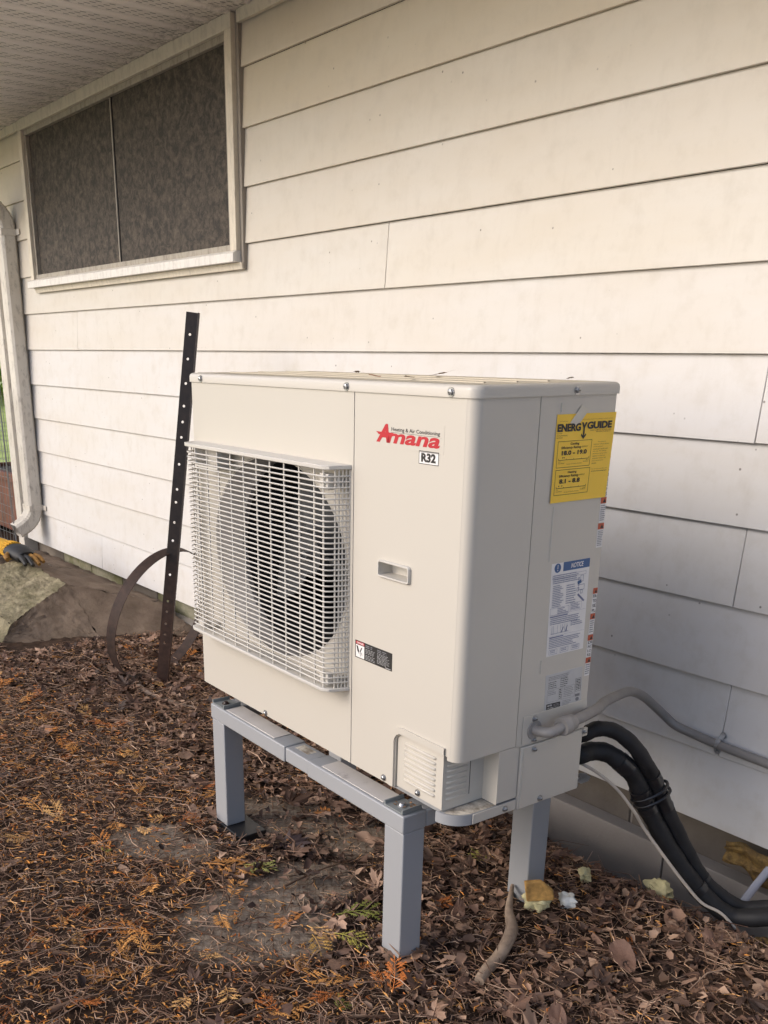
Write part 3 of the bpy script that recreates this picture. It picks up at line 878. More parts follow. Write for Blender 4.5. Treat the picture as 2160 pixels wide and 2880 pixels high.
# carrying handle pocket with a rounded frame
def rrect(ua, ub, za, zb_, r, n=5):
    pts = []
    for cu, cz, a0 in ((ub - r, zb_ - r, 0), (ua + r, zb_ - r, 90), (ua + r, za + r, 180), (ub - r, za + r, 270)):
        for i in range(n + 1):
            a = R(a0 + 90 * i / n); pts.append((cu + math.cos(a) * r, cz + math.sin(a) * r))
    return pts
o_ = rrect(.7090, .7995, .7700, .8020, .006); i_ = rrect(.7130, .7960, .7740, .7985, .003); m_ = rrect(.7105, .7985, .7715, .8005, .005)
b = MB(); n = len(o_)
lay = [(o_, -.0003), (o_, -.004), (m_, -.0062), (i_, -.0060), (i_, .026)]
vs = [(p[0], v, p[1]) for pr, v in lay for p in pr]
b.add(vs, [(j * n + i, j * n + (i + 1) % n, (j + 1) * n + (i + 1) % n, (j + 1) * n + i) for j in range(4) for i in range(n)] + [tuple(range(4 * n, 5 * n))])
part(b, 'carry_handle', M_plastic, smooth=40)
# louvred corner cover
LU0, LU1, LV0, LV1 = .7730, .9018, .0035, .104
b = MB()
b.quad((LU0, LV0, .3695), (LU1, LV0, .3695), (LU1, LV0, CZ + .01), (LU0, LV0, CZ + .01))
b.quad((LU1, LV0, .3665), (LU1, LV1, .3665), (LU1, LV1, CZ + .01), (LU1, LV0, CZ + .01))
b.quad((LU0, LV0, .3695), (LU1, LV0, .3695), (LU1, .016, .3695), (LU0, .016, .3695))
b.quad((LU0, LV0, .3695), (LU0, LV0, CZ + .01), (LU0, .03, CZ + .01), (LU0, .03, .3695))
corner = part(b, 'louvred_cover', M_cream)
for i in range(8):
    z = .3905 + i * .0106
    b = MB(); b.tube([(.7935, LV0, z), (.796, LV0, z), (.880, LV0, z), (.8825, LV0, z)], [.0012, .0042, .0042, .0012], 10, flat=.75); b.obj('louvre', M_cream, corner, smooth=70)
for i in range(7):
    z = .388 + i * .0112
    b = MB(); b.tube([(LU1, .012, z), (LU1, .015, z), (LU1, .060, z), (LU1, .063, z)], [.0010, .0034, .0034, .0010], 10, flat=.9); b.obj('louvre', M_cream, corner, smooth=70)
b = MB(); b.box(LU1 - .0005, LU1 + .0006, .0695, .0705, .385, CZ); b.obj('seam', M_ink, corner)
b = MB(); b.quad((LU1, LV1, .3665), (W, LV1, .3665), (W, LV1, CZ + .01), (LU1, LV1, CZ + .01)); b.quad((W, LV1, .3690), (W, .1555, .3690), (W, .1555, .4738), (W, LV1, .4738))
part(b, 'pocket_wall', M_cream)
# base pan
def pan_outline(off=0, r=.050):
    return [(0.004, .004 - off)] + [(W - r + math.sin(PI / 2 * i / 8) * (r + off - .001), r - math.cos(PI / 2 * i / 8) * (r + off)) for i in range(9)] + [(W + off - .001, D), (.004, D)]
b = MB(); pr = [(.89, .030), (.895, .004)] + pan_outline(.0)[1:-1] + [(.02, D), (.02, .030)]
b.prism(pr, lambda p: (p[0], p[1], ZB), lambda p: (p[0], p[1], .3645))
part(b, 'base_pan', M_greyblue, smooth=40)
b = MB()
b.poly([(LU1 + .0006, LV0 + .012, .3652)] + [(u_ - .0015, v_ + .0015, .3652) for u_, v_ in pan_outline()[3:10]] + [(W - .002, LV1 - .0005, .3652), (LU1 + .0006, LV1 - .0005, .3652)])
part(b, 'pan_floor', M_pandirt)
b = MB(); b.box(W - .0008, W + .0012, .046, .1560, ZB + .0008, .3640); part(b, 'pan_side_strip', M_cream, bevel=.0006)
# right side panel, ribs, wiring plate, valve cover
b = MB(); b.quad((W, .1455, .4705), (W, D, .4705), (W, D, 1.0935), (W, .1455, 1.0935)); b.quad((W, .1455, .4705), (W, .1455, 1.0935), (W - .01, .1455, 1.0935), (W - .01, .1455, .4705))
b.quad((W, .1455, .4705), (W, D, .4705), (W - .2, D, .4705), (W - .2, .1455, .4705))
side = part(b, 'side_panel', M_cream)
for za, zb_ in ((.606, .632), (.812, .908), (1.0645, 1.0785)):
    b = MB(); b.tube([(W + .0002, .195, za), (W + .0002, .195, zb_)], .0016, 8); b.obj('rib', M_cream, side, smooth=60)
b = MB(); b.box(W + .0005, W + .002, .1585, .3315, .4745, .5305); part(b, 'wiring_plate', M_cream, bevel=.001)
b = MB(); b.box(W - .06, W + .0045, .1575, .3240, ZB, .4695); b.box(W - .002, W + .0040, .3243, .3395, .4530, .4700)
part(b, 'valve_cover', M_cream, bevel=.0015)
b = MB(); b.box(W + .0046, W + .0056, .1625, .1640, ZB + .002, .468); part(b, 'cover_crease', M_cream)
b = MB(); b.tube([(W + .002, .326, .356), (W + .003, .343, .357), (W - .004, .356, .357), (W - .02, .360, .357)], .0105, 4, flat=.14); part(b, 'rear_bracket', M_steel)
def screw(u_, v_, z_, ax, r_=.0062):
    b = MB(); A = Vector(ax)
    b.cyl(Vector((u_, v_, z_)), A, r_ * 1.25, .0012, 16); b.cyl(Vector((u_, v_, z_)) + A * .00125, A, r_ * .86, .0028, 6 if True else 12)
    b.cyl(Vector((u_, v_, z_)) + A * .0042, A, r_ * .72, .0012, 12, r_ * .4)
    so_ = part(b, 'screw', M_screw, smooth=30)
    d_ = MB(); q = Vector((u_, v_, z_)) + A * .0056
    if abs(ax[1]) > .5: d_.box(q.x - .0022, q.x + .0022, q.y - .0003, q.y, q.z - .0005, q.z + .0005); d_.box(q.x - .0005, q.x + .0005, q.y - .0003, q.y, q.z - .0022, q.z - .0006)
    else: d_.box(q.x, q.x + .0003, q.y - .0022, q.y + .0022, q.z - .0005, q.z + .0005); d_.box(q.x, q.x + .0003, q.y - .0005, q.y + .0005, q.z - .0022, q.z - .0006)
    d_.obj('screw_slot', M_ink, so_)
FRONT = (0, -1, 0); SIDE = (1, 0, 0)
for u_, z_ in ((.051, 1.0985), (.607, 1.0985), (.8870, 1.0985)): screw(u_, -.0031, z_, FRONT)
for u_, z_ in ((.297, .371), (.737, .374)): screw(u_, -.0003, z_, FRONT, .0055)
screw(.835, LV0 - .0002, .3785, FRONT, .0055)
screw(W + .0031, .2264, 1.0985, SIDE)
for v_, z_, du in ((.188, .521, .0021), (.190, .4790, .0021), (.1905, .4605, .0047), (.2168, .352, .0047), (.328, .4640, .0042), (.127, .3535, .0013)): screw(W + du, v_, z_, SIDE, .0052)
screw(LU1 + .0002, .085, .462, SIDE, .005)
for u_ in (.15, .745):
    b = MB(); b.box(u_, u_ + .05, .075, D - .02, .3222, ZB - .0004); part(b, 'mounting_foot', M_black)

# ---- printing helpers
def text_mesh(s, ua, ub, za, zb_, bold=0.0, shear=0.0):
    cu = bpy.data.curves.new('text', 'FONT'); cu.body = s; cu.size = 1; cu.shear = shear; cu.offset = bold; cu.resolution_u = 3
    ob = bpy.data.objects.new('text', cu); COL.objects.link(ob)
    me = bpy.data.meshes.new_from_object(ob)
    V = [v.co.copy() for v in me.vertices]; F = [tuple(p.vertices) for p in me.polygons]
    bpy.data.objects.remove(ob); bpy.data.curves.remove(cu); bpy.data.meshes.remove(me)
    if not V: return [], []
    x0 = min(v.x for v in V); x1 = max(v.x for v in V); y0 = min(v.y for v in V); y1 = max(v.y for v in V)
    return [(ua + (v.x - x0) / (x1 - x0) * (ub - ua), za + (v.y - y0) / (y1 - y0) * (zb_ - za)) for v in V], F
class Print:
    """flat print on a sticker: coordinates 0..1 across and 0..1 down, mapped to a quad (tl, tr, br, bl)"""
    def __init__(s, quad, normal, parent):
        s.q = [Vector(p) for p in quad]; s.n = Vector(normal); s.p = parent; s.layers = {}
    def at(s, x, y, h):
        tl, tr, br, bl = s.q
        return tuple(tl.lerp(tr, x).lerp(bl.lerp(br, x), y) + s.n * h)
    def mb(s, mat):
        if mat not in s.layers: s.layers[mat] = MB()
        return s.layers[mat]
    def rect(s, mat, x0, y0, x1, y1, h=.0006):
        s.mb(mat).quad(s.at(x0, y0, h), s.at(x1, y0, h), s.at(x1, y1, h), s.at(x0, y1, h))
    def poly(s, mat, pts, h=.0006): s.mb(mat).poly([s.at(x, y, h) for x, y in pts])
    def text(s, mat, t, x0, y0, x1, y1, h=.0009, bold=0, shear=0):
        V, F = text_mesh(t, x0, x1, y1, y0, bold, shear)
        s.mb(mat).add([s.at(x, y, h) for x, y in V], F)
    def frame(s, mat, x0, y0, x1, y1, tx, ty, h=.0006):
        s.rect(mat, x0, y0, x1, y0 + ty, h); s.rect(mat, x0, y1 - ty, x1, y1, h); s.rect(mat, x0, y0 + ty, x0 + tx, y1 - ty, h); s.rect(mat, x1 - tx, y0 + ty, x1, y1 - ty, h)
    def lines(s, mat, x0, y0, x1, n, dy, th, ragged=.3, h=.0007):
        for i in range(n):
            y = y0 + i * dy; x = x0; end = x1 - (x1 - x0) * ragged * rnd.random()
            while x < end:
                wd = rnd.uniform(.25, .9) * th * 4 ; s.rect(mat, x, y, min(end, x + wd), y + th, h); x += wd + th * .7
    def flush(s, name='print'):
        for mat, m in s.layers.items(): m.obj(name, mat, s.p)
def sticker(name, mat, quad, normal, th=.0004, label=None):
    b = MB(); n = Vector(normal)
    b.prism([Vector(p) for p in quad], lambda p: tuple(p + n * .0001), lambda p: tuple(p + n * th))
    o = part(b, name, mat)
    if label: o['label'] = label
    return o
def FQ(ua, ub, za, zb_, v=0.0): return [(ua, v, zb_), (ub, v, zb_), (ub, v, za), (ua, v, za)]
def SQ(va, vb, za, zb_, u_=W): return [(u_, va, zb_), (u_, vb, zb_), (u_, vb, za), (u_, va, za)]

# brand badge
bq = FQ(.682, .872, 1.000, 1.046)
badge = sticker('brand_badge', M_cream, bq, FRONT, .0003, 'red Amana logo sticker')
P = Print(FQ(0, 1, 0, 1), FRONT, badge)
def BT(t, ua, ub, za, zb_, mat, bold=0, shear=0):
    P.text(mat, t, ua, 1 - zb_, ub, 1 - za, .0006, bold, shear)
BT('A', .6935, .7315, 1.0086, 1.0402, M_redink, .045, .28)
BT('mana', .7225, .8625, 1.0086, 1.0256, M_redink, .03, .22)
P.poly(M_redink, [(.6925, 1 - 1.0262), (.742, 1 - 1.0262), (.738, 1 - 1.0228), (.7, 1 - 1.0215), (.697, 1 - 1.0238)], .00055)
BT('Heating & Air Conditioning', .7355, .8615, 1.0275, 1.0357, M_ink, .012)
P.rect(M_ink, .7345, 1 - 1.0272, .857, 1 - 1.0267, .0005)
BT('®', .8635, .8655, 1.0245, 1.0265, M_greyink)
P.flush('lettering')
rq = FQ(.8105, .8605, .9812, 1.0027)
rb_ = sticker('refrigerant_badge', M_white, rq, FRONT, .0003, 'small white R32 sticker')
P = Print(rq, FRONT, rb_)
P.frame(M_ink, 0, 0, 1, 1, .02, .045, .0005); P.text(M_ink, 'R32', .12, .15, .86, .84, .0006, .05)
P.flush('lettering')
# danger label
dq = FQ(.6388, .7532, .5962, .6312)
dl = sticker('danger_label', M_ink, dq, FRONT, .0003, 'black danger label below the grille')
P = Print(dq, FRONT, dl)
P.rect(M_redink, .02, .04, .255, .20, .0005); P.text(M_whiteink, 'DANGER', .05, .065, .24, .175, .0007, .02)
P.rect(M_whiteink, .02, .235, .255, .95, .0005)
P.poly(M_ink, [(.035, .30), (.075, .30), (.105, .52), (.12, .60), (.10, .68), (.115, .76), (.095, .72), (.085, .66), (.065, .60), (.05, .42)], .0007)
P.poly(M_ink, [(.175, .34), (.20, .34), (.155, .62), (.13, .60)], .0007)
for (xa, ya, xb, yb) in ((.13, .62, .15, .86), (.16, .64, .20, .80), (.165, .66, .23, .70), (.17, .60, .225, .62)):
    P.poly(M_ink, [(xa, ya), (xa + .014, ya), (xb + .006, yb), (xb - .004, yb)], .0007)
P.lines(M_greyink, .29, .10, .52, 2, .09, .045, .3); P.lines(M_silver, .29, .32, .56, 4, .075, .022, .25); P.lines(M_silver, .29, .66, .56, 4, .075, .022, .25)
P.lines(M_greyink, .61, .10, .9, 2, .09, .045, .3); P.lines(M_silver, .61, .30, .95, 8, .075, .022, .3); P.rect(M_silver, .83, .91, .97, .945)
P.flush('print')
# yellow energy card
eq = [(W + .0006, .1855, 1.0606), (W + .0006, .3345, 1.0602), (W + .0030, .3235, .9149), (W + .0022, .1830, .9148)]
ec = sticker('energy_card', M_yellow, eq, SIDE, .0003, 'yellow energy guide card taped to the side')
P = Print(eq, SIDE, ec)
P.text(M_ink, 'ENERG', .015, .105, .405, .195, .0011, .05); P.text(M_ink, 'GUIDE', .51, .095, .94, .18, .0011, .05)
P.poly(M_ink, [(.415, .10), (.445, .10), (.462, .135), (.480, .10), (.508, .10), (.474, .165), (.474, .25), (.500, .225), (.508, .245), (.462, .29), (.416, .245), (.424, .225), (.450, .25), (.450, .165)], .0010)
P.text(M_brownprint, 'U.S. Government', .05, .07, .18, .082); P.text(M_brownprint, 'Federal law prohibits removal of this label before consumer purchase', .38, .062, .95, .075)
P.text(M_ink, 'Heat Pump', .01, .205, .10, .222); P.text(M_ink, 'Cooling And Heating', .01, .228, .19, .246); P.text(M_ink, 'Split System', .01, .252, .11, .27)
P.text(M_brownprint, 'DAIKIN COMFORT TECHNOLOGIES', .57, .188, .94, .202, .001, .01); P.text(M_brownprint, 'MANUFACTURING L.P.', .68, .207, .93, .221, .001, .01)
for (y0, y1, tit, val, ya) in ((.30, .60, 'Cooling', '18.0 - 19.0', .30), (.622, .915, 'Heating', '8.1 - 8.8', .622)):
    P.frame(M_ink, .045, y0, .625 if y0 < .5 else .645, y1, .006, .005)
    P.text(M_ink, tit, .255, ya + .020, .405, ya + .054, .001, .025)
    P.text(M_ink, 'Efficiency Rating', .11, ya + .060, .44, ya + .096, .001, .022); P.text(M_ink, '(SEER2)*' if tit == 'Cooling' else '(HSPF2)*', .45, ya + .066, .56, ya + .086)
    P.text(M_ink, val, .12, ya + .108, .55 if tit == 'Cooling' else .48, ya + .160, .001, .04)
    P.rect(M_ink, .075, ya + .210, .60, ya + .216)
    for q in (.075, .205, .335, .465, .596): P.rect(M_ink, q, ya + (.192 if q in (.075, .596) else .200), q + .006, ya + .2095)
    for q in ((.145, .17) if tit == 'Cooling' else (.12, .175)): P.poly(M_ink, [(q - .011, ya + .182), (q + .011, ya + .182), (q, ya + .198)])
    P.text(M_ink, '14.3' if tit == 'Cooling' else '7.5', .075, ya + .224, .11, ya + .238); P.text(M_ink, 'Least Efficient', .075, ya + .243, .18, ya + .255)
    P.text(M_ink, '42.0' if tit == 'Cooling' else '14.0', .55, ya + .222, .60, ya + .236); P.text(M_ink, 'Most Efficient', .50, ya + .240, .60, ya + .252)
    P.text(M_brownprint, 'Range of Similar Models', .22, ya + .256, .48, ya + .270)
for i, t in enumerate(("This system's", 'efficiency ratings depend', 'on the coil your', 'contractor installs with', 'this unit. The heating', 'efficiency rating varies', 'slightly in different', 'geographic regions. Ask', 'your contractor for', 'details.')):
    P.text(M_brownprint, t, .66 + (.07 if i == 0 else 0), .325 + .0272 * i, .66 + .0108 * len(t) + (.07 if i == 0 else 0), .342 + .0272 * i)
P.text(M_brownprint, 'For energy cost info, visit', .67, .640, .95, .655); P.text(M_ink, 'productinfo.energy.gov', .67, .664, .95, .681, .001, .01)
P.flush('lettering')
tq = [(W + .0016, .243, 1.074), (W + .0016, .262, 1.066), (W + .0016, .236, 1.040), (W + .0016, .217, 1.046)]
b = MB(); b.prism([Vector(p) for p in tq], lambda p: tuple(p), lambda p: tuple(p + Vector((.0002, 0, 0)))); b.obj('tape_strip', M_tapeclear, ec)
# blue notice label
nq = [(W, .2025, .8075), (W, .3020, .8075), (W, .3060, .6356), (W, .2070, .6356)]
nl = sticker('notice_label', M_white, nq, SIDE, .0003, 'white notice label with blue header')
P = Print(nq, SIDE, nl)
P.rect(M_blueink, .30, .0, 1, .095, .0005); P.text(M_whiteink, 'NOTICE', .50, .022, .83, .074, .0008, .02, .2)
P.poly(M_blueink, [(.155 + .085 * math.cos(2 * PI * i / 20), .052 + .049 * math.sin(2 * PI * i / 20)) for i in range(20)], .0005)
P.rect(M_whiteink, .148, .018, .163, .062, .0007); P.rect(M_whiteink, .148, .071, .163, .083, .0007)
P.lines(M_bluegrey, .05, .125, .78, 5, .020, .009, .3); P.lines(M_bluegrey, .06, .235, .36, 13, .0185, .008, .4); P.frame(M_bluegrey, .03, .13, .92, .165, .004, .0025)
P.lines(M_bluegrey, .42, .25, .68, 9, .024, .009, .2)
for a, bb, c, d in ((.72, .19, .76, .28), (.78, .17, .86, .24), (.74, .27, .90, .33), (.80, .33, .86, .37), (.70, .30, .76, .34)): P.frame(M_bluegrey, a, bb, c, d, .008, .005)
P.poly(M_bluegrey, [(.72, .38), (.75, .365), (.93, .45), (.90, .465)]); P.poly(M_blueink, [(.70, .235), (.80, .215), (.82, .25), (.72, .27)])
P.frame(M_bluegrey, .03, .475, .52, .555, .004, .0025); P.frame(M_bluegrey, .55, .455, .86, .535, .004, .0025); P.lines(M_bluegrey, .22, .485, .50, 4, .017, .008, .5); P.lines(M_bluegrey, .57, .465, .84, 4, .017, .008, .4)
P.rect(M_bluegrey, .03, .563, .5, .575); P.rect(M_bluegrey, .02, .548, .98, .5495); P.lines(M_bluegrey, .05, .585, .85, 4, .020, .009, .2)
for x in (.10, .14, .25, .33, .38, .44, .50): P.rect(M_bluegrey, x, .67, x + .006, .76)
P.rect(M_bluegrey, .08, .755, .55, .759); P.poly(M_bluegrey, [(.34, .76), (.40, .70), (.42, .70), (.37, .76)]); P.poly(M_bluegrey, [(.46, .76), (.50, .69), (.52, .69), (.49, .76)]); P.lines(M_bluegrey, .6, .655, .92, 3, .02, .009, .3)
P.rect(M_bluegrey, .02, .782, .98, .7835); P.rect(M_bluegrey, .05, .790, .42, .803); P.lines(M_bluegrey, .05, .812, .90, 6, .0185, .008, .35)
for a in (.06, .36, .66): P.frame(M_bluegrey, a, .93, a + .22, .985, .005, .003); P.lines(M_bluegrey, a + .03, .94, a + .2, 2, .018, .008, .2)
P.flush('print')
# rating plate
pq = [(W, .2105, .5995), (W, .3100, .5995), (W, .3160, .5120), (W, .2140, .5170)]
rp = sticker('rating_plate', M_silver, pq, SIDE, .0003, 'silver rating plate above the conduit')
P = Print(pq, SIDE, rp)
P.lines(M_greyink, .08, .06, .72, 3, .035, .012, .2); P.lines(M_ink, .08, .19, .32, 4, .045, .014, .3); P.lines(M_greyink, .08, .40, .32, 3, .04, .012, .4); P.lines(M_ink, .40, .16, .62, 5, .045, .014, .3)
P.frame(M_greyink, .06, .37, .80, .66, .004, .004); P.rect(M_greyink, .36, .37, .364, .66); P.rect(M_greyink, .46, .37, .464, .66); P.lines(M_greyink, .50, .40, .78, 6, .04, .012, .3); P.lines(M_ink, .38, .40, .45, 6, .042, .018, .1)
P.frame(M_ink, .82, .25, .97, .55, .006, .005); P.lines(M_ink, .845, .28, .955, 7, .036, .016, .1); P.rect(M_greyink, .82, .61, .95, .67)
P.poly(M_greyink, [(.885 + .05 * math.cos(2 * PI * i / 14), .735 + .045 * math.sin(2 * PI * i / 14)) for i in range(14)])
P.rect(M_ink, .05, .70, .42, .87); P.text(M_whiteink, 'AHRI', .07, .72, .20, .765, .0008, .02); P.text(M_whiteink, 'CERTIFIED', .07, .79, .24, .82, .0008, .01); P.lines(M_silver, .24, .73, .40, 4, .032, .009, .2, .0008)
P.lines(M_greyink, .48, .70, .72, 5, .033, .010, .3); P.lines(M_greyink, .05, .91, .40, 2, .035, .010, .2); P.flush('print')
# warning strips wrapped on the rear edge
def warn(va, za, zb_, big, rows):
    q = SQ(va, .3312, za, zb_)
    o = sticker('warning_strip', M_white, q, SIDE, .0003)
    P = Print(q, SIDE, o); h = zb_ - za
    hd = .011 / h
    P.rect(M_orangeink, 0, 0, 1, hd, .0005); P.poly(M_ink, [(.35, hd * .85), (.95, hd * .85), (.65, hd * .2)], .0007)
    if big:
        n = len(big)
        for i, t in enumerate(big):
            y = hd + (1 - hd) * (i + .12) / n; P.text(M_ink, t, .15, y, .9, y + (1 - hd) / n * .66, .0008, .005)
    else: P.lines(M_greyink, .1, hd + .06, .95, rows, (1 - hd - .1) / rows, (1 - hd) / rows * .4, .2)
    P.flush('print')
warn(.318, .9149, .9935, ['SI', 'LE', 'AD', 'OU', 'CE', 'HE', 'AP', 'INS'], 0)
warn(.316, .8690, .9140, None, 8)
warn(.315, .8240, .8680, None, 9)
warn(.319, .7010, .7486, ['FA', 'TO', 'SE', 'PL'], 0)
warn(.318, .6600, .7000, None, 6)
warn(.317, .6155, .6590, ['DI', 'AC', 'LO', 'RE'], 0)
warn(.317, .5780, .6145, None, 5)

# ------------------------------------------------------------------ stand
stand = thing('equipment_stand', 'blue grey steel four legged stand under the heat pump', 'stand', ORI, YAW)
def spart(b, name, mat, **k): return b.obj(name, mat, stand, **k)
SZ = .320; BH = .0385
for u_, v_ in ((.045, -.0070), (.7500, -.0070), (.045, .3550), (.7500, .3550)):
    b = MB(); b.box(u_, u_ + .0588, v_ + .0005, v_ + .0545, -.0035, SZ - BH - .0005); leg = spart(b, 'leg', M_greyblue, bevel=.0025)
    b = MB(); b.box(u_ - .004, u_ + .130 if u_ < .4 else u_ + .064, v_ - .004, v_ + .075, -.03, -.0040); b.obj('foot_plate', M_black, leg, bevel=.002)
for v_ in (-.0088, .3535):
    b = MB(); b.box(.0435, .388, v_, v_ + .058, SZ - BH, SZ); beam = spart(b, 'beam_sleeve', M_greyblue, bevel=.003, seg=3)
    b = MB(); b.box(.3885, .480, v_ + .0025, v_ + .0555, SZ - BH + .002, SZ - .0022); spart(b, 'beam_insert', M_greyblue, bevel=.003, seg=3)
    b = MB(); b.box(.4805, .8102, v_, v_ + .058, SZ - BH, SZ - .0006); beam = spart(b, 'beam_sleeve', M_greyblue, bevel=.003, seg=3)
    for ua, ub in ((.112, .335), (.525, .738)):
        b = MB(); b.box(ua, ub, v_ + .007, v_ + .054, SZ + .0002, SZ + .0018); spart(b, 'rubber_strip', M_rail, bevel=.0006)
    for ua in (.047, .7450):
        b = MB(); b.prism([(0, 0), (.058, 0), (.058, .010), (.055, .010), (.053, .0025), (.005, .0025), (.003, .010), (0, .010)], lambda p: (ua + p[0], v_ + .0035, SZ + .0002 + p[1]), lambda p: (ua + p[0], v_ + .052, SZ + .0002 + p[1]))
        cl = spart(b, 'corner_clip', M_greydark, bevel=.0008)
        b = MB(); b.cyl((ua + .029, v_ + .026, SZ + .0028), (0, 0, 1), .0095, .0015, 16); b.cyl((ua + .029, v_ + .026, SZ + .0044), (0, 0, 1), .0075, .0045, 12, .005); b.obj('bolt', M_stake if ua < .4 else M_steel, cl, smooth=40)
b = MB(); b.box(.402, .452, .012, .036, SZ - .0021, SZ - .0017); spart(b, 'worn_sticker', M_pandirt)
for u_ in (.0440, .7505):
    b = MB(); b.box(u_, u_ + .0592, .0497, .3532, SZ - BH + .0004, SZ - .0012); spart(b, 'cross_beam', M_greyblue, bevel=.003)

# ------------------------------------------------------------------ conduit, pipes, cables
def catmull(P, n=8):
    P = [Vector(p) for p in P]; out = []
    Q = [P[0] * 2 - P[1]] + P + [P[-1] * 2 - P[-2]]
    for i in range(1, len(Q) - 2):
        for k in range(n):
            t = k / n; a, b_, c, d = Q[i - 1:i + 3]
            out.append(.5 * ((2 * b_) + (c - a) * t + (2 * a - 5 * b_ + 4 * c - d) * t * t + (3 * b_ - a - 3 * c + d) * t ** 3))
    out.append(P[-1]); return out
cd = thing('electrical_conduit', 'grey flexible conduit from the heat pump side to the wall', 'conduit', (.9376, -.69, .5))
def rel(P, o): o = Vector(o); return [Vector(p) - o for p in P]
CO = (.9376, -.69, .5)
path = catmull(rel([(.9795, -.632, .5100), (.9699, -.58, .508), (.940, -.50, .4965), (.896, -.42, .4798), (.850, -.315, .459), (.8161, -.22, .438), (.7985, -.145, .405), (.7926, -.09, .3682), (.8000, -.055, .338), (.8203, -.035, .3144), (.860, -.018, .301), (.9136, -.0135, .2944), (1.0473, -.0135, .2896), (1.35, -.0135, .284)], CO), 8)
b = MB(); b.tube(path, .0108, 16); b.obj('flexible_tube', M_conduit, cd, smooth=60)
b = MB()
b.tube(catmull(rel([(.9385, -.6875, .4985), (.958, -.6855, .4985), (.9745, -.678, .500), (.9790, -.660, .5045), (.9795, -.645, .508)], CO), 6), .0098, 16)
b.cyl(Vector((.9405, -.6875, .4985)) - Vector(CO), (1, .02, 0), .0185, .007, 24)
elb = b.obj('elbow_connector', M_fitting, cd, smooth=40)
b = MB(); d_ = Vector((-.06, .96, .07)).normalized(); s0 = Vector((.9795, -.653, .5065)) - Vector(CO)
b.tube([s0, s0 + d_ * .003, s0 + d_ * .017, s0 + d_ * .019, s0 + d_ * .034], [.0168, .0182, .0182, .0165, .0150], 24); b.obj('compression_nut', M_fitting, elb, smooth=40)
b = MB()
b.cyl(Vector((.9262, -.0005, .3155)) - Vector(CO), (0, -1, 0), .008, .002, 16); b.cyl(Vector((.9160, -.0005, .2725)) - Vector(CO), (0, -1, 0), .008, .002, 16)
arcp = []
for i in range(11):
    a = PI * i / 10; arcp.append(Vector((.9211 - .0011 + .0042 * math.cos(a), -.0135 - .0118 * math.sin(a) + .003, .2942 + .0135 * math.cos(a))) - Vector(CO))
b.tube([Vector((.9262, -.0025, .3185)) - Vector(CO)] + arcp + [Vector((.9160, -.0025, .2705)) - Vector(CO)], .007, 4, flat=.28, phase=0.0)
cl = b.obj('pipe_strap', M_steel, cd, smooth=30)
for pz, px in ((.3155, .9262), (.2725, .9160)):
    b = MB(); b.cyl(Vector((px, -.0026, pz)) - Vector(CO), (0, -1, 0), .0045, .003, 12, .003); b.obj('screw', M_screw, cl, smooth=40)
UPP = [(0.86, -0.52, 0.42), (0.9119, -0.505, 0.4338), (0.9268, -0.4754, 0.4439), (0.9481, -0.4458, 0.4384), (0.9725, -0.4162, 0.4099), (0.9862, -0.3867, 0.3679), (0.9902, -0.3571, 0.3255), (1.0014, -0.3275, 0.2674), (1.02, -0.2979, 0.2043), (1.0392, -0.2683, 0.1417), (1.0667, -0.2388, 0.0808), (1.0961, -0.2092, 0.0448), (1.1319, -0.1796, 0.0226), (1.1777, -0.15, 0.0376), (1.225, -0.12, 0.05), (1.27, -0.04, 0.06), (1.28, 0.03, 0.06)]
LOW = [(0.85, -0.52, 0.385), (0.9119, -0.51, 0.3915), (0.9193, -0.4809, 0.3938), (0.9368, -0.4518, 0.3894), (0.9588, -0.4227, 0.3651), (0.9701, -0.3936, 0.3319), (0.9811, -0.3645, 0.2718), (1.0011, -0.3355, 0.2096), (1.0259, -0.3064, 0.1491), (1.0589, -0.2773, 0.0906), (1.0913, -0.2482, 0.0452), (1.1322, -0.2191, 0.0164), (1.1935, -0.19, 0.0345), (1.25, -0.13, 0.045), (1.29, -0.04, 0.05), (1.3, 0.03, 0.05)]
pathU = catmull(UPP, 8); pathL = catmull(LOW, 8)
def rad_list(n, r, lumps): return [r * (1 + .10 * math.sin(i * .9) * lumps + .05 * math.sin(i * 2.3) * lumps) for i in range(n)]
t1 = thing('refrigerant_pipe', 'thinner upper black insulated refrigerant pipe', 'pipe', UPP[1])
b = MB(); b.tube(rel(pathU, UPP[1]), rad_list(len(pathU), .0160, .3), 18); b.obj('insulation', M_hose, t1, smooth=60)
t2 = thing('refrigerant_pipe', 'thicker lower black insulated refrigerant pipe wrapped with tape', 'pipe', LOW[1])
b = MB(); b.tube(rel(pathL, LOW[1]), rad_list(len(pathL), .0195, .3), 18); b.obj('insulation', M_hose, t2, smooth=60)
def band(path, i0, i1, r, par, o, name='tape_wrap', mat=None):
    seg = path[i0:i1 + 1]; b = MB(); b.tube(rel(seg, o), [r * (1 + .05 * math.sin(3 * k)) for k in range(len(seg))], 18); b.obj(name, mat or M_tape, par, smooth=60)
band(pathU, 46, 50, .0180, t1, UPP[1]); band(pathU, 52, 58, .0174, t1, UPP[1]); band(pathU, 79, 80, .0172, t1, UPP[1])
band(pathL, 44, 48, .0226, t2, LOW[1]); band(pathL, 49, 51, .0215, t2, LOW[1]); band(pathL, 74, 76, .0215, t2, LOW[1]); band(pathL, 30, 35, .0210, t2, LOW[1])
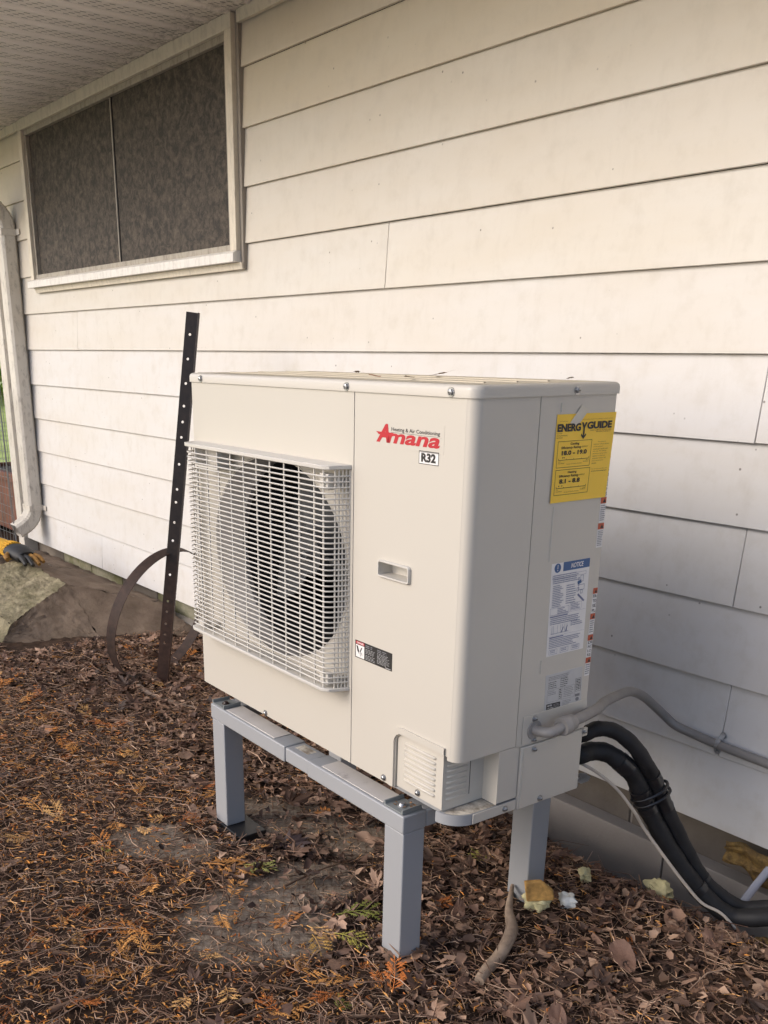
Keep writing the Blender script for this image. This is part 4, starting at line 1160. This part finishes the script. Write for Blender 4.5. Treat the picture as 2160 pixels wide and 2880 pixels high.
for iu, il in ((51, 46), (53, 48)):
    ca_, cb_ = pathU[iu], pathL[il]; tdir = (pathU[iu + 1] - pathU[iu]).normalized(); sep_ = (cb_ - ca_); sep_ = (sep_ - tdir * sep_.dot(tdir)); hs_ = sep_.length / 2; e1 = sep_.normalized(); e2 = tdir.cross(e1); mid_ = (ca_ + cb_) / 2
    loop = [mid_ + e1 * (math.cos(2 * PI * i / 28) * (hs_ + .0225)) + e2 * (math.sin(2 * PI * i / 28) * .0235) - Vector(LOW[1]) for i in range(29)]
    b = MB(); b.tube(loop, .0036, 6); b.obj('cable_tie', M_tape, t2, smooth=60)
WIR = catmull([(0.88, -0.52, 0.38), (0.9197, -0.5, 0.3698), (0.9422, -0.4688, 0.3459), (0.9666, -0.4375, 0.3106), (0.9888, -0.4062, 0.2617), (0.9983, -0.375, 0.2149), (1.0418, -0.3438, 0.1484), (1.0708, -0.3125, 0.0958), (1.0947, -0.2812, 0.053), (1.1244, -0.25, 0.0302), (1.16, -0.225, -0.01), (1.2, -0.2, -0.03)], 6)
b = MB(); b.tube(WIR, .0034, 8); wob = b.obj('control_cable', M_white_cable, smooth=60); tag(wob, 'thin white cable hanging beside the black pipes', 'cable')
b = MB(); dt = [(1.10, -.03, .052), (1.0963, -.08, .0164), (1.094, -.125, -.018)]; b.tube(dt, .009, 12); db = b.obj('drain_tube', M_clear, smooth=60); tag(db, 'short clear drain tube beside the black pipe bend', 'tube')

# spray foam on the foundation and crumbs
def blob(name, mat, loc, size, seed, label, cat, group=None, n=14, rough=.35):
    rg = random.Random(seed); b = MB(); ph = [rg.uniform(0, 6) for _ in range(6)]
    def fn(u, v):
        th = 2 * PI * u; f = PI * v
        d = Vector((math.sin(f) * math.cos(th), math.sin(f) * math.sin(th), math.cos(f)))
        r_ = 1 + rough * (math.sin(3 * d.x + ph[0]) * math.cos(4 * d.y + ph[1]) + .6 * math.sin(7 * d.z + ph[2]) * math.cos(6 * d.x + ph[3]) + .35 * math.sin(13 * d.y + ph[4]) * math.sin(11 * d.z + ph[5]))
        return (d.x * r_ * size[0], d.y * r_ * size[1], d.z * r_ * size[2])
    b.grid(fn, n * 2, n)
    o = b.obj(name, mat, smooth=50); o.location = loc; o.rotation_euler = (0, 0, rg.uniform(0, 6)); tag(o, label, cat, group); return o
b = MB()
def strip(u, v):
    x = .99 + .44 * u; z = .072 - .085 * v - .02 * u
    return (x, -.026 + .022 * v - .012 * math.sin(19 * x + 5 * v) * math.sin(PI * v) - .010 * math.sin(41 * x + 23 * v) * math.sin(PI * v) - .006 * math.sin(90 * x) , z + .022 * math.sin(14 * x) * (v > .5) + .010 * math.sin(37 * x + 9 * v))
b.grid(strip, 60, 16); so = b.obj('foam_sealant', M_sprayfoam_o, smooth=40); md = so.modifiers.new('solid', 'SOLIDIFY'); md.thickness = .012
tag(so, 'amber expanding foam sealant on the foundation under the siding', 'foam sealant')
blob('foam_lump', M_sprayfoam_o, (1.235, -.215, -.035), (.055, .04, .03), 5, 'amber foam lump under the black pipe bend', 'foam lump', None, 16, .2)
b1 = blob('foam_scrap', M_sprayfoam, (.855, -.525, .034), (.026, .018, .028), 2, 'largest pale foam scrap at the foot of the rear leg', 'foam scrap', 'foam scraps in the leaves')
b = MB(); b.prism([(-.035, -.012), (.03, -.018), (.04, .03), (.0, .034), (-.03, .012)], lambda p: (p[0] * .9, .012, p[1] + .022), lambda p: (p[0] * .9, .024, p[1] + .022)); b.obj('crust', M_crust, b1, bevel=.003)
blob('foam_scrap', M_whitefoam, (.890, -.468, .026), (.018, .015, .015), 3, 'small white foam scrap right of the large foam scrap', 'foam scrap', 'foam scraps in the leaves', 10)
blob('foam_scrap', M_sprayfoam, (.836, -.345, .020), (.022, .014, .014), 4, 'two toned foam scrap lying between the leg and the foundation', 'foam scrap', 'foam scraps in the leaves', 10, .5)
blob('foam_scrap', M_sprayfoam, (.965, -.238, .008), (.038, .022, .02), 8, 'flat pale foam scrap beside the black pipes', 'foam scrap', 'foam scraps in the leaves', 12, .3)

# ------------------------------------------------------------------ litter
def cam_dist(x, y): return math.hypot(x - cam.location.x, y - cam.location.y)
XLO, XHI, YLO, YHI = -2.3, 1.6, -1.78, .0
def in_view(x, y):
    # generous wedge of ground in front of the camera
    dx, dy = x - cam.location.x, y - cam.location.y
    a = math.atan2(dy, -dx)
    return 0 < a < R(83) and math.hypot(dx, dy) > .95
STAND_LEGS = [(.075, -.84), (.78, -.856), (.075, -.475), (.78, -.49)]
def rand_xy(n, lo=XLO, hi=XHI, ylo=YLO, yhi=YHI):
    out = []
    while len(out) < n:
        x = rnd.uniform(lo, hi); y = rnd.uniform(ylo, yhi)
        if not in_view(x, y): continue
        if (x < -1.68 and y > -.80) or math.hypot(x - .12, y + .83) < .11 or any(math.hypot(x - q[0], y - q[1]) < .07 for q in ((.87, -.545), (.90, -.49), (.846, -.365), (.975, -.26), (.86, -.60), (.90, -.65), (.94, -.74))): continue
        out.append((x, y))
    return out
def in_view_np(x, y):
    dx = x - cam.location.x; dy = y - cam.location.y; a = np.arctan2(dy, -dx)
    return (a > 0) & (a < R(83)) & (np.hypot(dx, dy) > .95)
def leafy(x, y):
    """how much the dead leaves rule here: towards the house, under the unit and lower right"""
    a = sm(y + .10 * np.sin(3 * x), -1.02, -.72); c = sm(x + y * .55, .15, .62)
    return np.clip(np.maximum(a, c), 0, 1)

# fine needles and twiglets: uncountable
def needle_mesh(name, n, lmin, lmax, wmin, wmax, palette, weights, zhi, keep):
    x = nrng.uniform(XLO, XHI, n * 3); y = nrng.uniform(YLO, YHI, n * 3)
    k = in_view_np(x, y) & ~((x < -1.68) & (y > -.80)) & (nrng.random(n * 3) < keep(x, y))
    x, y = x[k][:n], y[k][:n]; n = len(x)
    z = ground_h(x, y) + nrng.uniform(.001, zhi, n) * (1 - .6 * bare_amt(x, y))
    yaw = nrng.uniform(0, 2 * np.pi, n); pit = nrng.normal(0, .16, n); L = nrng.uniform(lmin, lmax, n) * nrng.uniform(.6, 1, n); wd = nrng.uniform(wmin, wmax, n)
    d = np.stack([np.cos(yaw) * np.cos(pit), np.sin(yaw) * np.cos(pit), np.sin(pit)], -1)
    s = np.stack([-np.sin(yaw), np.cos(yaw), np.zeros(n)], -1); up = np.cross(d, s)
    bend = nrng.normal(0, .20, n)
    c = np.stack([x, y, z], -1)
    secs = []
    for t, bb in ((-.5, 0), (0, 1), (.5, 0)):
        p = c + d * (L * t)[:, None] + s * (L * bend * bb)[:, None] + up * (bb * L * .03)[:, None]
        ww = wd * (.5 if t else 1)
        secs += [p + s * (ww * .5)[:, None], p - s * (ww * .5)[:, None], p + up * (ww * .5)[:, None]]
    V = np.stack(secs, 1)
    base = np.arange(n)[:, None] * 9
    fl = []
    for a in (0, 3):
        for q in ((0, 1, 4, 3), (1, 2, 5, 4), (2, 0, 3, 5)): fl.append(base + np.array(q)[None] + a)
    F = np.stack(fl, 1).reshape(-1, 4)
    me = bpy.data.meshes.new(name); me.vertices.add(n * 9); me.vertices.foreach_set('co', V.reshape(-1).astype('f'))
    nf = len(F); me.loops.add(nf * 4); me.polygons.add(nf)
    me.loops.foreach_set('vertex_index', F.reshape(-1).astype('i')); me.polygons.foreach_set('loop_start', (np.arange(nf) * 4).astype('i'))
    me.update(calc_edges=True)
    ci = nrng.choice(len(palette), n, p=np.array(weights) / sum(weights)); C = np.array(palette)[ci] * nrng.uniform(.6, 1.4, (n, 1))
    C = np.repeat(np.concatenate([C, np.ones((n, 1))], 1), 9, 0)
    at = me.attributes.new('tint', 'FLOAT_COLOR', 'POINT'); at.data.foreach_set('color', C.reshape(-1).astype('f'))
    me.materials.append(M_needle)
    return stuff(link(name, me))
needle_mesh('needle_litter', 46000, .014, .050, .0010, .0026,
            [(.29, .170, .106), (.50, .325, .21), (.12, .069, .046), (.64, .45, .31), (.045, .028, .020), (.72, .39, .15)], [5, 4.5, 3, 2.4, 2, 1.2], .020, lambda x, y: (1 - .25 * leafy(x, y)) * (1 - .55 * bare_amt(x, y)))
needle_mesh('twig_litter', 5200, .04, .15, .0018, .0040,
            [(.25, .15, .10), (.40, .27, .19), (.12, .068, .048)], [3, 2.5, 2.5], .030, lambda x, y: (1 - .30 * leafy(x, y)) * (1 - .75 * bare_amt(x, y)))
needle_mesh('cedar_scale_litter', 8000, .008, .026, .0024, .0052,
            [(.60, .25, .06), (.70, .36, .12), (.46, .16, .05)], [3, 2, 2], .022, lambda x, y: (1 - .86 * leafy(x, y)) * (1 - .6 * bare_amt(x, y)))
def flakes(name, n, lo, hi, cols, keep):
    """torn leaf fragments: bent four sided chips"""
    x = nrng.uniform(XLO, XHI, n * 4); y = nrng.uniform(YLO, 0, n * 4)
    k = in_view_np(x, y) & ~((x < -1.68) & (y > -.80)) & (nrng.random(n * 4) < keep(x, y)); x, y = x[k][:n], y[k][:n]; n = len(x)
    c = np.stack([x, y, ground_h(x, y) + nrng.uniform(.002, .022, n)], -1)
    nn = np.stack([nrng.normal(0, .45, n), nrng.normal(0, .45, n), np.ones(n)], -1); nn /= np.linalg.norm(nn, axis=1)[:, None]
    a = np.cross(nn, nrng.normal(0, 1, (n, 3))); a /= np.linalg.norm(a, axis=1)[:, None]; b_ = np.cross(nn, a)
    L = nrng.uniform(lo, hi, n)[:, None]; asp = nrng.uniform(.35, .9, n)[:, None]; P = []
    for ax_, bx_ in ((-1, -.5), (-.2, -1), (.9, -.7), (1.1, .3), (.2, 1), (-.8, .6)):
        ja = ax_ + nrng.normal(0, .25, (n, 1)); jb = bx_ + nrng.normal(0, .25, (n, 1))
        P.append(c + a * L * ja * .5 + b_ * L * asp * jb * .5 + nn * L * (.35 * jb * jb * asp + nrng.normal(0, .06, (n, 1))))
    P.append(c + nn * L * nrng.normal(-.02, .05, (n, 1)))
    V = np.stack(P, 1).reshape(-1, 3); base = np.arange(n)[:, None] * 7
    F = np.stack([base + np.array([[6, i, (i + 1) % 6]]) for i in range(6)], 1).reshape(-1, 3)
    me = bpy.data.meshes.new(name); me.from_pydata(V.tolist(), [], F.tolist())
    C = np.array(cols)[nrng.integers(0, len(cols), n)] * nrng.uniform(.55, 1.3, (n, 1)); C = np.repeat(np.concatenate([C, np.ones((n, 1))], 1), 7, 0)
    at = me.attributes.new('tint', 'FLOAT_COLOR', 'POINT'); at.data.foreach_set('color', C.reshape(-1).astype('f')); me.materials.append(M_leafbulk); me.shade_smooth()
    return stuff(link(name, me))
flakes('leaf_fragment_litter', 11000, .006, .026, [(.18, .105, .070), (.11, .064, .045), (.26, .16, .108), (.06, .036, .027), (.36, .235, .16)], lambda x, y: .10 + .90 * leafy(x, y) * (1 - .6 * bare_amt(x, y)))

# dead leaves
MAPLE = [(0, 1.0), (9, .74), (15, .79), (27, .40), (41, .88), (51, .62), (57, .68), (76, .34), (94, .64), (107, .44), (130, .40), (160, .24), (180, .10)]
def leaf_geom(kind, seed):
    rg = random.Random(seed); V = []; F = []
    full = [(a, r) for a, r in MAPLE] + [(360 - a, r) for a, r in MAPLE[-2:0:-1]]
    if kind == 'oval': full = [(a, None) for a in range(0, 360, 15)]
    n = len(full); rings = [0, .33, .66, 1.0]
    wdt = rg.uniform(.20, .36); roll = rg.uniform(.30, .9); arch = rg.uniform(-.5, .6); ph = rg.uniform(0, 6); ra = rg.uniform(-.7, .7); wav = rg.uniform(.02, .07); fold = rg.uniform(-.1, .4)
    for rr in rings:
        for a, r in (full if rr else full[:1]):
            t = R(a)
            if kind == 'oval':
                x = .5 * math.cos(t) * rr; y = .5 * wdt * 2 * math.sin(t) * (1 - .30 * math.cos(t)) * rr * .8
            else:
                q = r * (1 if rr == 1 else min(1, .62 + .38 * (rr)) ) * .5
                x = math.cos(t) * q * rr; y = math.sin(t) * q * rr
            x2 = x * math.cos(ra) - y * math.sin(ra); y2 = x * math.sin(ra) + y * math.cos(ra)
            yy = roll * math.sin(y2 / roll); zz = roll * (1 - math.cos(y2 / roll))
            z = zz + arch * x2 * x2 + wav * math.sin(9 * x2 + ph) * math.cos(8 * y2 + ph)
            if kind != 'oval' and rr: z += .035 * math.cos(5 * t) * rr - fold * abs(y2)
            if rr: z += rg.uniform(-.045, .05) * rr
            V.append((x2, yy, z))
    for i in range(n): F.append((0, 1 + i, 1 + (i + 1) % n))
    for ri in range(2):
        o = 1 + ri * n
        for i in range(n): F.append((o + i, o + (i + 1) % n, o + n + (i + 1) % n, o + n + i))
    return V, F
leaf_meshes = []; leaf_vf = []
NLEAF = 14
for i in range(NLEAF):
    V, F = leaf_geom('lobed' if i % 3 else 'oval', 100 + i)
    b = MB(); b.add(V, F); sb = np.array(V[1 + (len(V) - 1) // 3 * 2 + (len(V) - 1) // 6]); b.tube([tuple(sb * .9), tuple(sb * 1.45 + np.array([0, .03, .03])), tuple(sb * 2.0 + np.array([.0, .09, .02]))], [.012, .010, .008], 4)
    me = b.mesh('fallen_leaf', M_leaf, 45); leaf_meshes.append(me); leaf_vf.append((V, F))
LEAFC = [(.18, .102, .068), (.13, .072, .050), (.26, .155, .103), (.075, .044, .032), (.35, .225, .155), (.16, .092, .066)]
# bulk of the leaves as one mass
FOAMS = [(.87, -.545), (.90, -.49), (.846, -.365), (.975, -.26), (.86, -.60), (.90, -.65), (.94, -.74)]
def leaf_bulk(n):
    VV = []; FF = []; CC = []
    c = 0
    while c < n:
        x = rnd.uniform(XLO, XHI); y = rnd.uniform(YLO, .0)
        if not in_view(x, y) or (x < -1.68 and y > -.8): continue
        if math.hypot(x - .12, y + .83) < .115 or any(math.hypot(x - q[0], y - q[1]) < .06 for q in FOAMS): continue
        p = float(leafy(np.array(x), np.array(y)))
        if rnd.random() > .06 + p * .94 or float(bare_amt(np.array(x), np.array(y))) > .45 and rnd.random() < .9: continue
        kk = rnd.randrange(NLEAF); V, F = leaf_vf[kk]; s = rnd.uniform(.045, .125) * (1 if kk % 3 else .66)
        m = Matrix.Translation((x, y, float(ground_h(x, y)) + rnd.uniform(-.006, .014))) @ Matrix.Rotation(rnd.uniform(0, 6.28), 4, 'Z') @ Matrix.Rotation(rnd.gauss(0, .30), 4, 'X') @ Matrix.Rotation(rnd.choice((0, PI)) + rnd.gauss(0, .30), 4, 'Y') @ Matrix.Scale(s, 4)
        o = len(VV); VV += [tuple(m @ Vector(v)) for v in V]; FF += [tuple(i + o for i in f) for f in F]
        col = np.array(rnd.choice(LEAFC)) * rnd.uniform(.55, 1.25); CC += [(*col, 1)] * len(V); c += 1
    me = bpy.data.meshes.new('leaf_litter'); me.from_pydata(VV, [], FF)
    at = me.attributes.new('tint', 'FLOAT_COLOR', 'POINT'); at.data.foreach_set('color', np.array(CC, 'f').reshape(-1))
    me.materials.append(M_leafbulk); me.shade_smooth(); me.set_sharp_from_angle(angle=R(50)); return stuff(link('leaf_litter', me))
leaf_bulk(2100)
PLACES = [((.075, -.86, .22), 'by the front left leg'), ((.78, -.86, .20), 'by the front right leg'), ((.78, -.48, .18), 'by the rear right leg'), ((-1.02, -.47, .28), 'at the foot of the stake'),
          ((-1.25, -.42, .30), 'inside the metal hoop'), ((.42, -.66, .34), 'under the middle of the stand'), ((.93, -.68, .18), 'beside the driftwood stick'), ((1.08, -.30, .22), 'below the black pipes')]
def place_of(x, y):
    for (px, py, pr), t in PLACES:
        if math.hypot(x - px, y - py) < pr: return t
    q = math.atan2(y - cam.location.y, -(x - cam.location.x)); d = cam_dist(x, y)
    side = 'left' if q < R(24) else 'middle' if q < R(46) else 'right'
    if y > -.30: return 'against the foundation on the ' + side
    return ('in the near foreground on the ' if d < 1.65 else 'halfway back on the ' if d < 2.4 else 'far back on the ') + side
def look_of(col, s, lo, hi, words):
    lum = .3 * col[0] + .6 * col[1] + .1 * col[2]
    return ('small ' if s < lo else 'large ' if s > hi else '') + (words[0] if lum < words[3] else words[1] if lum < words[4] else words[2])
def drop(name, me, x, y, dz, rot, s, col, label, cat, group):
    o = bpy.data.objects.new(name, me); COL.objects.link(o)
    o.location = (x, y, float(ground_h(x, y)) + dz); o.rotation_euler = rot; o.scale = (s, s, s); o.color = (*col, 1)
    return tag(o, label, cat, group)
c = 0
while c < 190:
    (x, y), = rand_xy(1)
    p = float(leafy(np.array(x), np.array(y)))
    if rnd.random() > .05 + .95 * p: continue
    if float(bare_amt(np.array(x), np.array(y))) > .4 and rnd.random() < .75: continue
    col = np.array(rnd.choice(LEAFC)) * rnd.uniform(.8, 1.35)
    k_ = rnd.randrange(NLEAF); s_ = rnd.uniform(.065, .125) * (1.05 if k_ % 3 else .66)
    drop('fallen_leaf', leaf_meshes[k_], x, y, rnd.uniform(.012, .026), (rnd.gauss(0, .35), rnd.gauss(0, .35) + rnd.choice((0, 0, PI)), rnd.uniform(0, 6.28)), s_, tuple(col),
         look_of(col, s_, .075, .10, ('dark brown', 'brown', 'pale tan', .115, .19)) + (' lobed' if k_ % 3 else ' oval') + ' curled dead leaf lying ' + place_of(x, y), 'leaf', 'dead leaves lying on the ground'); c += 1
drop('fallen_leaf', leaf_meshes[1], .27, -.80, .012, (.1, .05, .6), .16, (.055, .034, .034), 'large dark purple brown leaf lying under the middle of the stand', 'leaf', 'dead leaves lying on the ground')

# cedar sprays
def sprig_geom(seed, n_side=8):
    rg = random.Random(seed); b = MB()
    bendy = rg.uniform(-.25, .25)
    def spine(t): return Vector((t, bendy * t * t, .05 * math.sin(PI * t)))
    b.tube([spine(t) for t in (0, .3, .6, 1)], [.014, .012, .009, .004], 3)
    def scale_strip(p, q, wd):
        p, q = Vector(p), Vector(q); d = (q - p); s = Vector((-d.y, d.x, 0)).normalized() * wd; m = p.lerp(q, .5)
        up = Vector((0, 0, wd * .55))
        b.add([p, m + s, q, m - s, m + up, m - up * .6], [(0, 1, 4), (1, 2, 4), (2, 3, 4), (3, 0, 4), (0, 5, 1), (1, 5, 2), (2, 5, 3), (3, 5, 0)])
    for i in range(n_side):
        t = .10 + .86 * i / n_side; ln = (.40 * math.sin(PI * (.16 + .80 * t)) + .05) * rg.uniform(.7, 1.15)
        for sd in (-1, 1):
            if rg.random() < .08: continue
            a = R(rg.uniform(38, 52)) * sd; o = spine(t + (.03 if sd > 0 else 0)); dr = Vector((math.cos(a), math.sin(a), rg.uniform(-.18, .22)))
            e = o + dr * ln; scale_strip(o, e, .022)
            for j in range(2, 5):
                q = o.lerp(e, j / 5.0); l2 = ln * .34 * (1 - j / 7)
                for s2 in (-1, 1):
                    a2 = a + R(40) * s2; scale_strip(q, q + Vector((math.cos(a2), math.sin(a2), rg.uniform(-.1, .15))) * l2, .018)
    scale_strip(spine(.95), spine(1.12), .022)
    return b
sprig_meshes = [sprig_geom(i, 6 + i % 4).mesh('cedar_sprig', M_sprig) for i in range(7)]
SPC = [(.66, .27, .065), (.74, .37, .11), (.54, .18, .045), (.78, .47, .18), (.44, .16, .05), (.64, .31, .09)]
GRC = [(.46, .44, .11), (.36, .38, .10)]
c = 0
while c < 290:
    (x, y), = rand_xy(1, -1.6, 1.45, YLO, -.25)
    p = float(leafy(np.array(x), np.array(y)))
    if rnd.random() > 1.0 - .86 * p: continue
    d = cam_dist(x, y)
    green = rnd.random() < .06
    col = np.array(rnd.choice(GRC if green else SPC)) * rnd.uniform(.75, 1.2)
    s_ = rnd.uniform(.034, .088)
    drop('cedar_sprig', sprig_meshes[rnd.randrange(7)], x, y, rnd.uniform(.010, .020), (rnd.gauss(0, .2), rnd.gauss(0, .2) + rnd.choice((0, PI)), rnd.uniform(0, 6.28)), s_, tuple(col),
         look_of(col, s_, .045, .065, ('dark green', 'yellow green', 'pale green', .28, .42) if green else ('rusty', 'orange', 'straw coloured', .27, .42)) + ' cedar sprig lying ' + place_of(x, y), 'cedar sprig', 'yellow green cedar sprigs on the ground' if green else 'dry orange cedar sprigs on the ground'); c += 1
drop('cedar_sprig', sprig_meshes[3], .24, -1.015, .014, (.05, .02, R(42)), .13, (.50, .24, .07), 'long orange cedar sprig joined to the green tip under the stand', 'cedar sprig', 'large cedar sprays by the stand')
drop('cedar_sprig', sprig_meshes[5], .300, -.945, .016, (.0, .05, R(38)), .085, (.42, .42, .13), 'pale green cedar tip under the middle of the stand', 'cedar sprig', 'large cedar sprays by the stand')
for x, y, r_, s, col, lab in ((.60, -.885, 60, .10, (.17, .19, .035), 'dark green cedar spray against the front right leg'), (.655, -.93, 20, .085, (.33, .30, .06), 'yellow green cedar spray in front of the front right leg'), (.63, -.97, -15, .08, (.44, .27, .07), 'orange cedar spray lowest of the clump by the front right leg')):
    drop('cedar_sprig', sprig_meshes[4], x, y, .02, (.1, -.1, R(r_)), s, col, lab, 'cedar sprig', 'large cedar sprays by the stand')

# sticks
def stick(pts, rad, col, label, group=None, n=8, z=.012):
    P = catmull([(x, y, float(ground_h(x, y)) + z + (q[2] if len(q) > 2 else 0)) for q in pts for x, y in (q[:2],)], 6)
    o = P[0].copy(); b = MB(); m = len(P)
    rr = [rad * (1 - .5 * i / m) * (1 + .10 * math.sin(i * 1.7)) if not hasattr(rad, '__len__') else float(np.interp(i / (m - 1), np.linspace(0, 1, len(rad)), rad)) for i in range(m)]
    b.tube([p - o for p in P], rr, n); ob = b.obj('stick', M_stick, smooth=60, color=col); ob.location = o
    return tag(ob, label, 'stick', group)
stick([(.779, -.524, .03), (.826, -.583, .012), (.878, -.629, .008), (.919, -.703, .006), (.936, -.761, .004), (.951, -.796, .002)], [.004, .009, .014, .0135, .012, .0105], (.38, .29, .215), 'thick weathered driftwood stick leaning in front of the rear leg', n=12)
stick([(-.413, -1.283), (-.468, -1.162), (-.504, -1.04), (-.471, -.884)], .0055, (.17, .10, .065), 'long thin brown branch lying at the left edge', 'sticks on the ground')
stick([(.80, -1.36), (.76, -1.285), (.719, -1.183), (.69, -1.09), (.667, -1.039)], .0065, (.15, .085, .055), 'dark brown stick crossing the bottom foreground', 'sticks on the ground')
stick([(.55, -1.513), (.551, -1.458), (.558, -1.421)], .0065, (.26, .16, .105), 'short stout tan stick at the bottom left', 'sticks on the ground')
stick([(-1.009, -.576), (-.876, -.586), (-.731, -.538), (-.65, -.486)], .011, (.24, .18, .14), 'pale forked stick between the stake and the stand', 'sticks on the ground')
stick([(.711, -.85), (.846, -.915), (.921, -.926), (.961, -.889)], .0065, (.20, .14, .10), 'crooked stick running right from the front right leg', 'sticks on the ground')
stick([(.37, -1.436), (.408, -1.394)], .006, (.20, .125, .085), 'short flat bark piece in the left foreground', 'sticks on the ground')
stick([(.62, -.71), (.69, -.76), (.735, -.83)], .0022, (.30, .22, .16), 'thin pale twig touching the front right leg', 'sticks on the ground', 6)
stick([(.50, -.90), (.55, -.93), (.64, -.93), (.70, -.90)], .0024, (.33, .25, .18), 'curved pale twig left of the front right leg', 'sticks on the ground', 6)
for i in range(26):
    (x, y), = rand_xy(1, -1.4, 1.3, YLO, -.5); a = rnd.uniform(0, 6.28); l = rnd.uniform(.10, .30); k = rnd.uniform(-.3, .3); tw = tuple((np.array((.15, .095, .065)) * rnd.uniform(.7, 1.5)).tolist())
    stick([(x, y), (x + math.cos(a) * l * .5, y + math.sin(a) * l * .5), (x + math.cos(a + k) * l, y + math.sin(a + k) * l)], rnd.uniform(.0016, .0032), tw, look_of([q * 3 for q in tw], l, .15, .24, ('dark', 'brown', 'pale', .24, .33)) + ' thin twig lying ' + place_of(x, y), 'thin twigs in the litter', 6, .016)
# bits of debris on top of the unit
for i, (u_, v_, s, col, lab) in enumerate(((.62, .05, .045, (.32, .15, .08), 'small reddish leaf scrap on the lid beside the middle screw'), (.70, .06, .05, (.20, .13, .07), 'brown leaf scrap lying near the front edge of the lid'), (.30, .25, .06, (.16, .10, .06), 'twiggy brown scrap on the far left of the lid'), (.60, .22, .05, (.25, .13, .05), 'brown scrap on the rear middle of the lid'), (.88, .28, .05, (.12, .09, .06), 'dark scrap on the rear right corner of the lid'))):
    P_ = Matrix.Translation(ORI) @ Matrix.Rotation(YAW, 4, 'Z') @ Vector((u_, v_, 1.1165))
    o = bpy.data.objects.new('leaf_scrap', leaf_meshes[i]); COL.objects.link(o); o.location = P_; o.rotation_euler = (.1, .15, i * 1.3); o.scale = (s * .75, s * .4, s * .22); o.color = (*col, 1)
    tag(o, lab, 'leaf scrap', 'scraps on the lid')
for i in range(9):
    b = MB(); x = .757 + .0 + rnd.uniform(0, .034); y = rnd.uniform(.002, .04)
    P_ = Matrix.Translation(ORI) @ Matrix.Rotation(YAW, 4, 'Z') @ Vector((x, y, SZ + .0055))
    o = bpy.data.objects.new('leaf_scrap', leaf_meshes[i % NLEAF]); COL.objects.link(o); o.location = P_; o.rotation_euler = (rnd.gauss(0, .3), rnd.gauss(0, .3), i); o.scale = (.012, .010, .010); o.color = (.42, .22, .10, 1)
    tag(o, 'tiny tan leaf scrap round the bolt on the front right corner clip', 'leaf scrap', 'scraps in the corner clip')
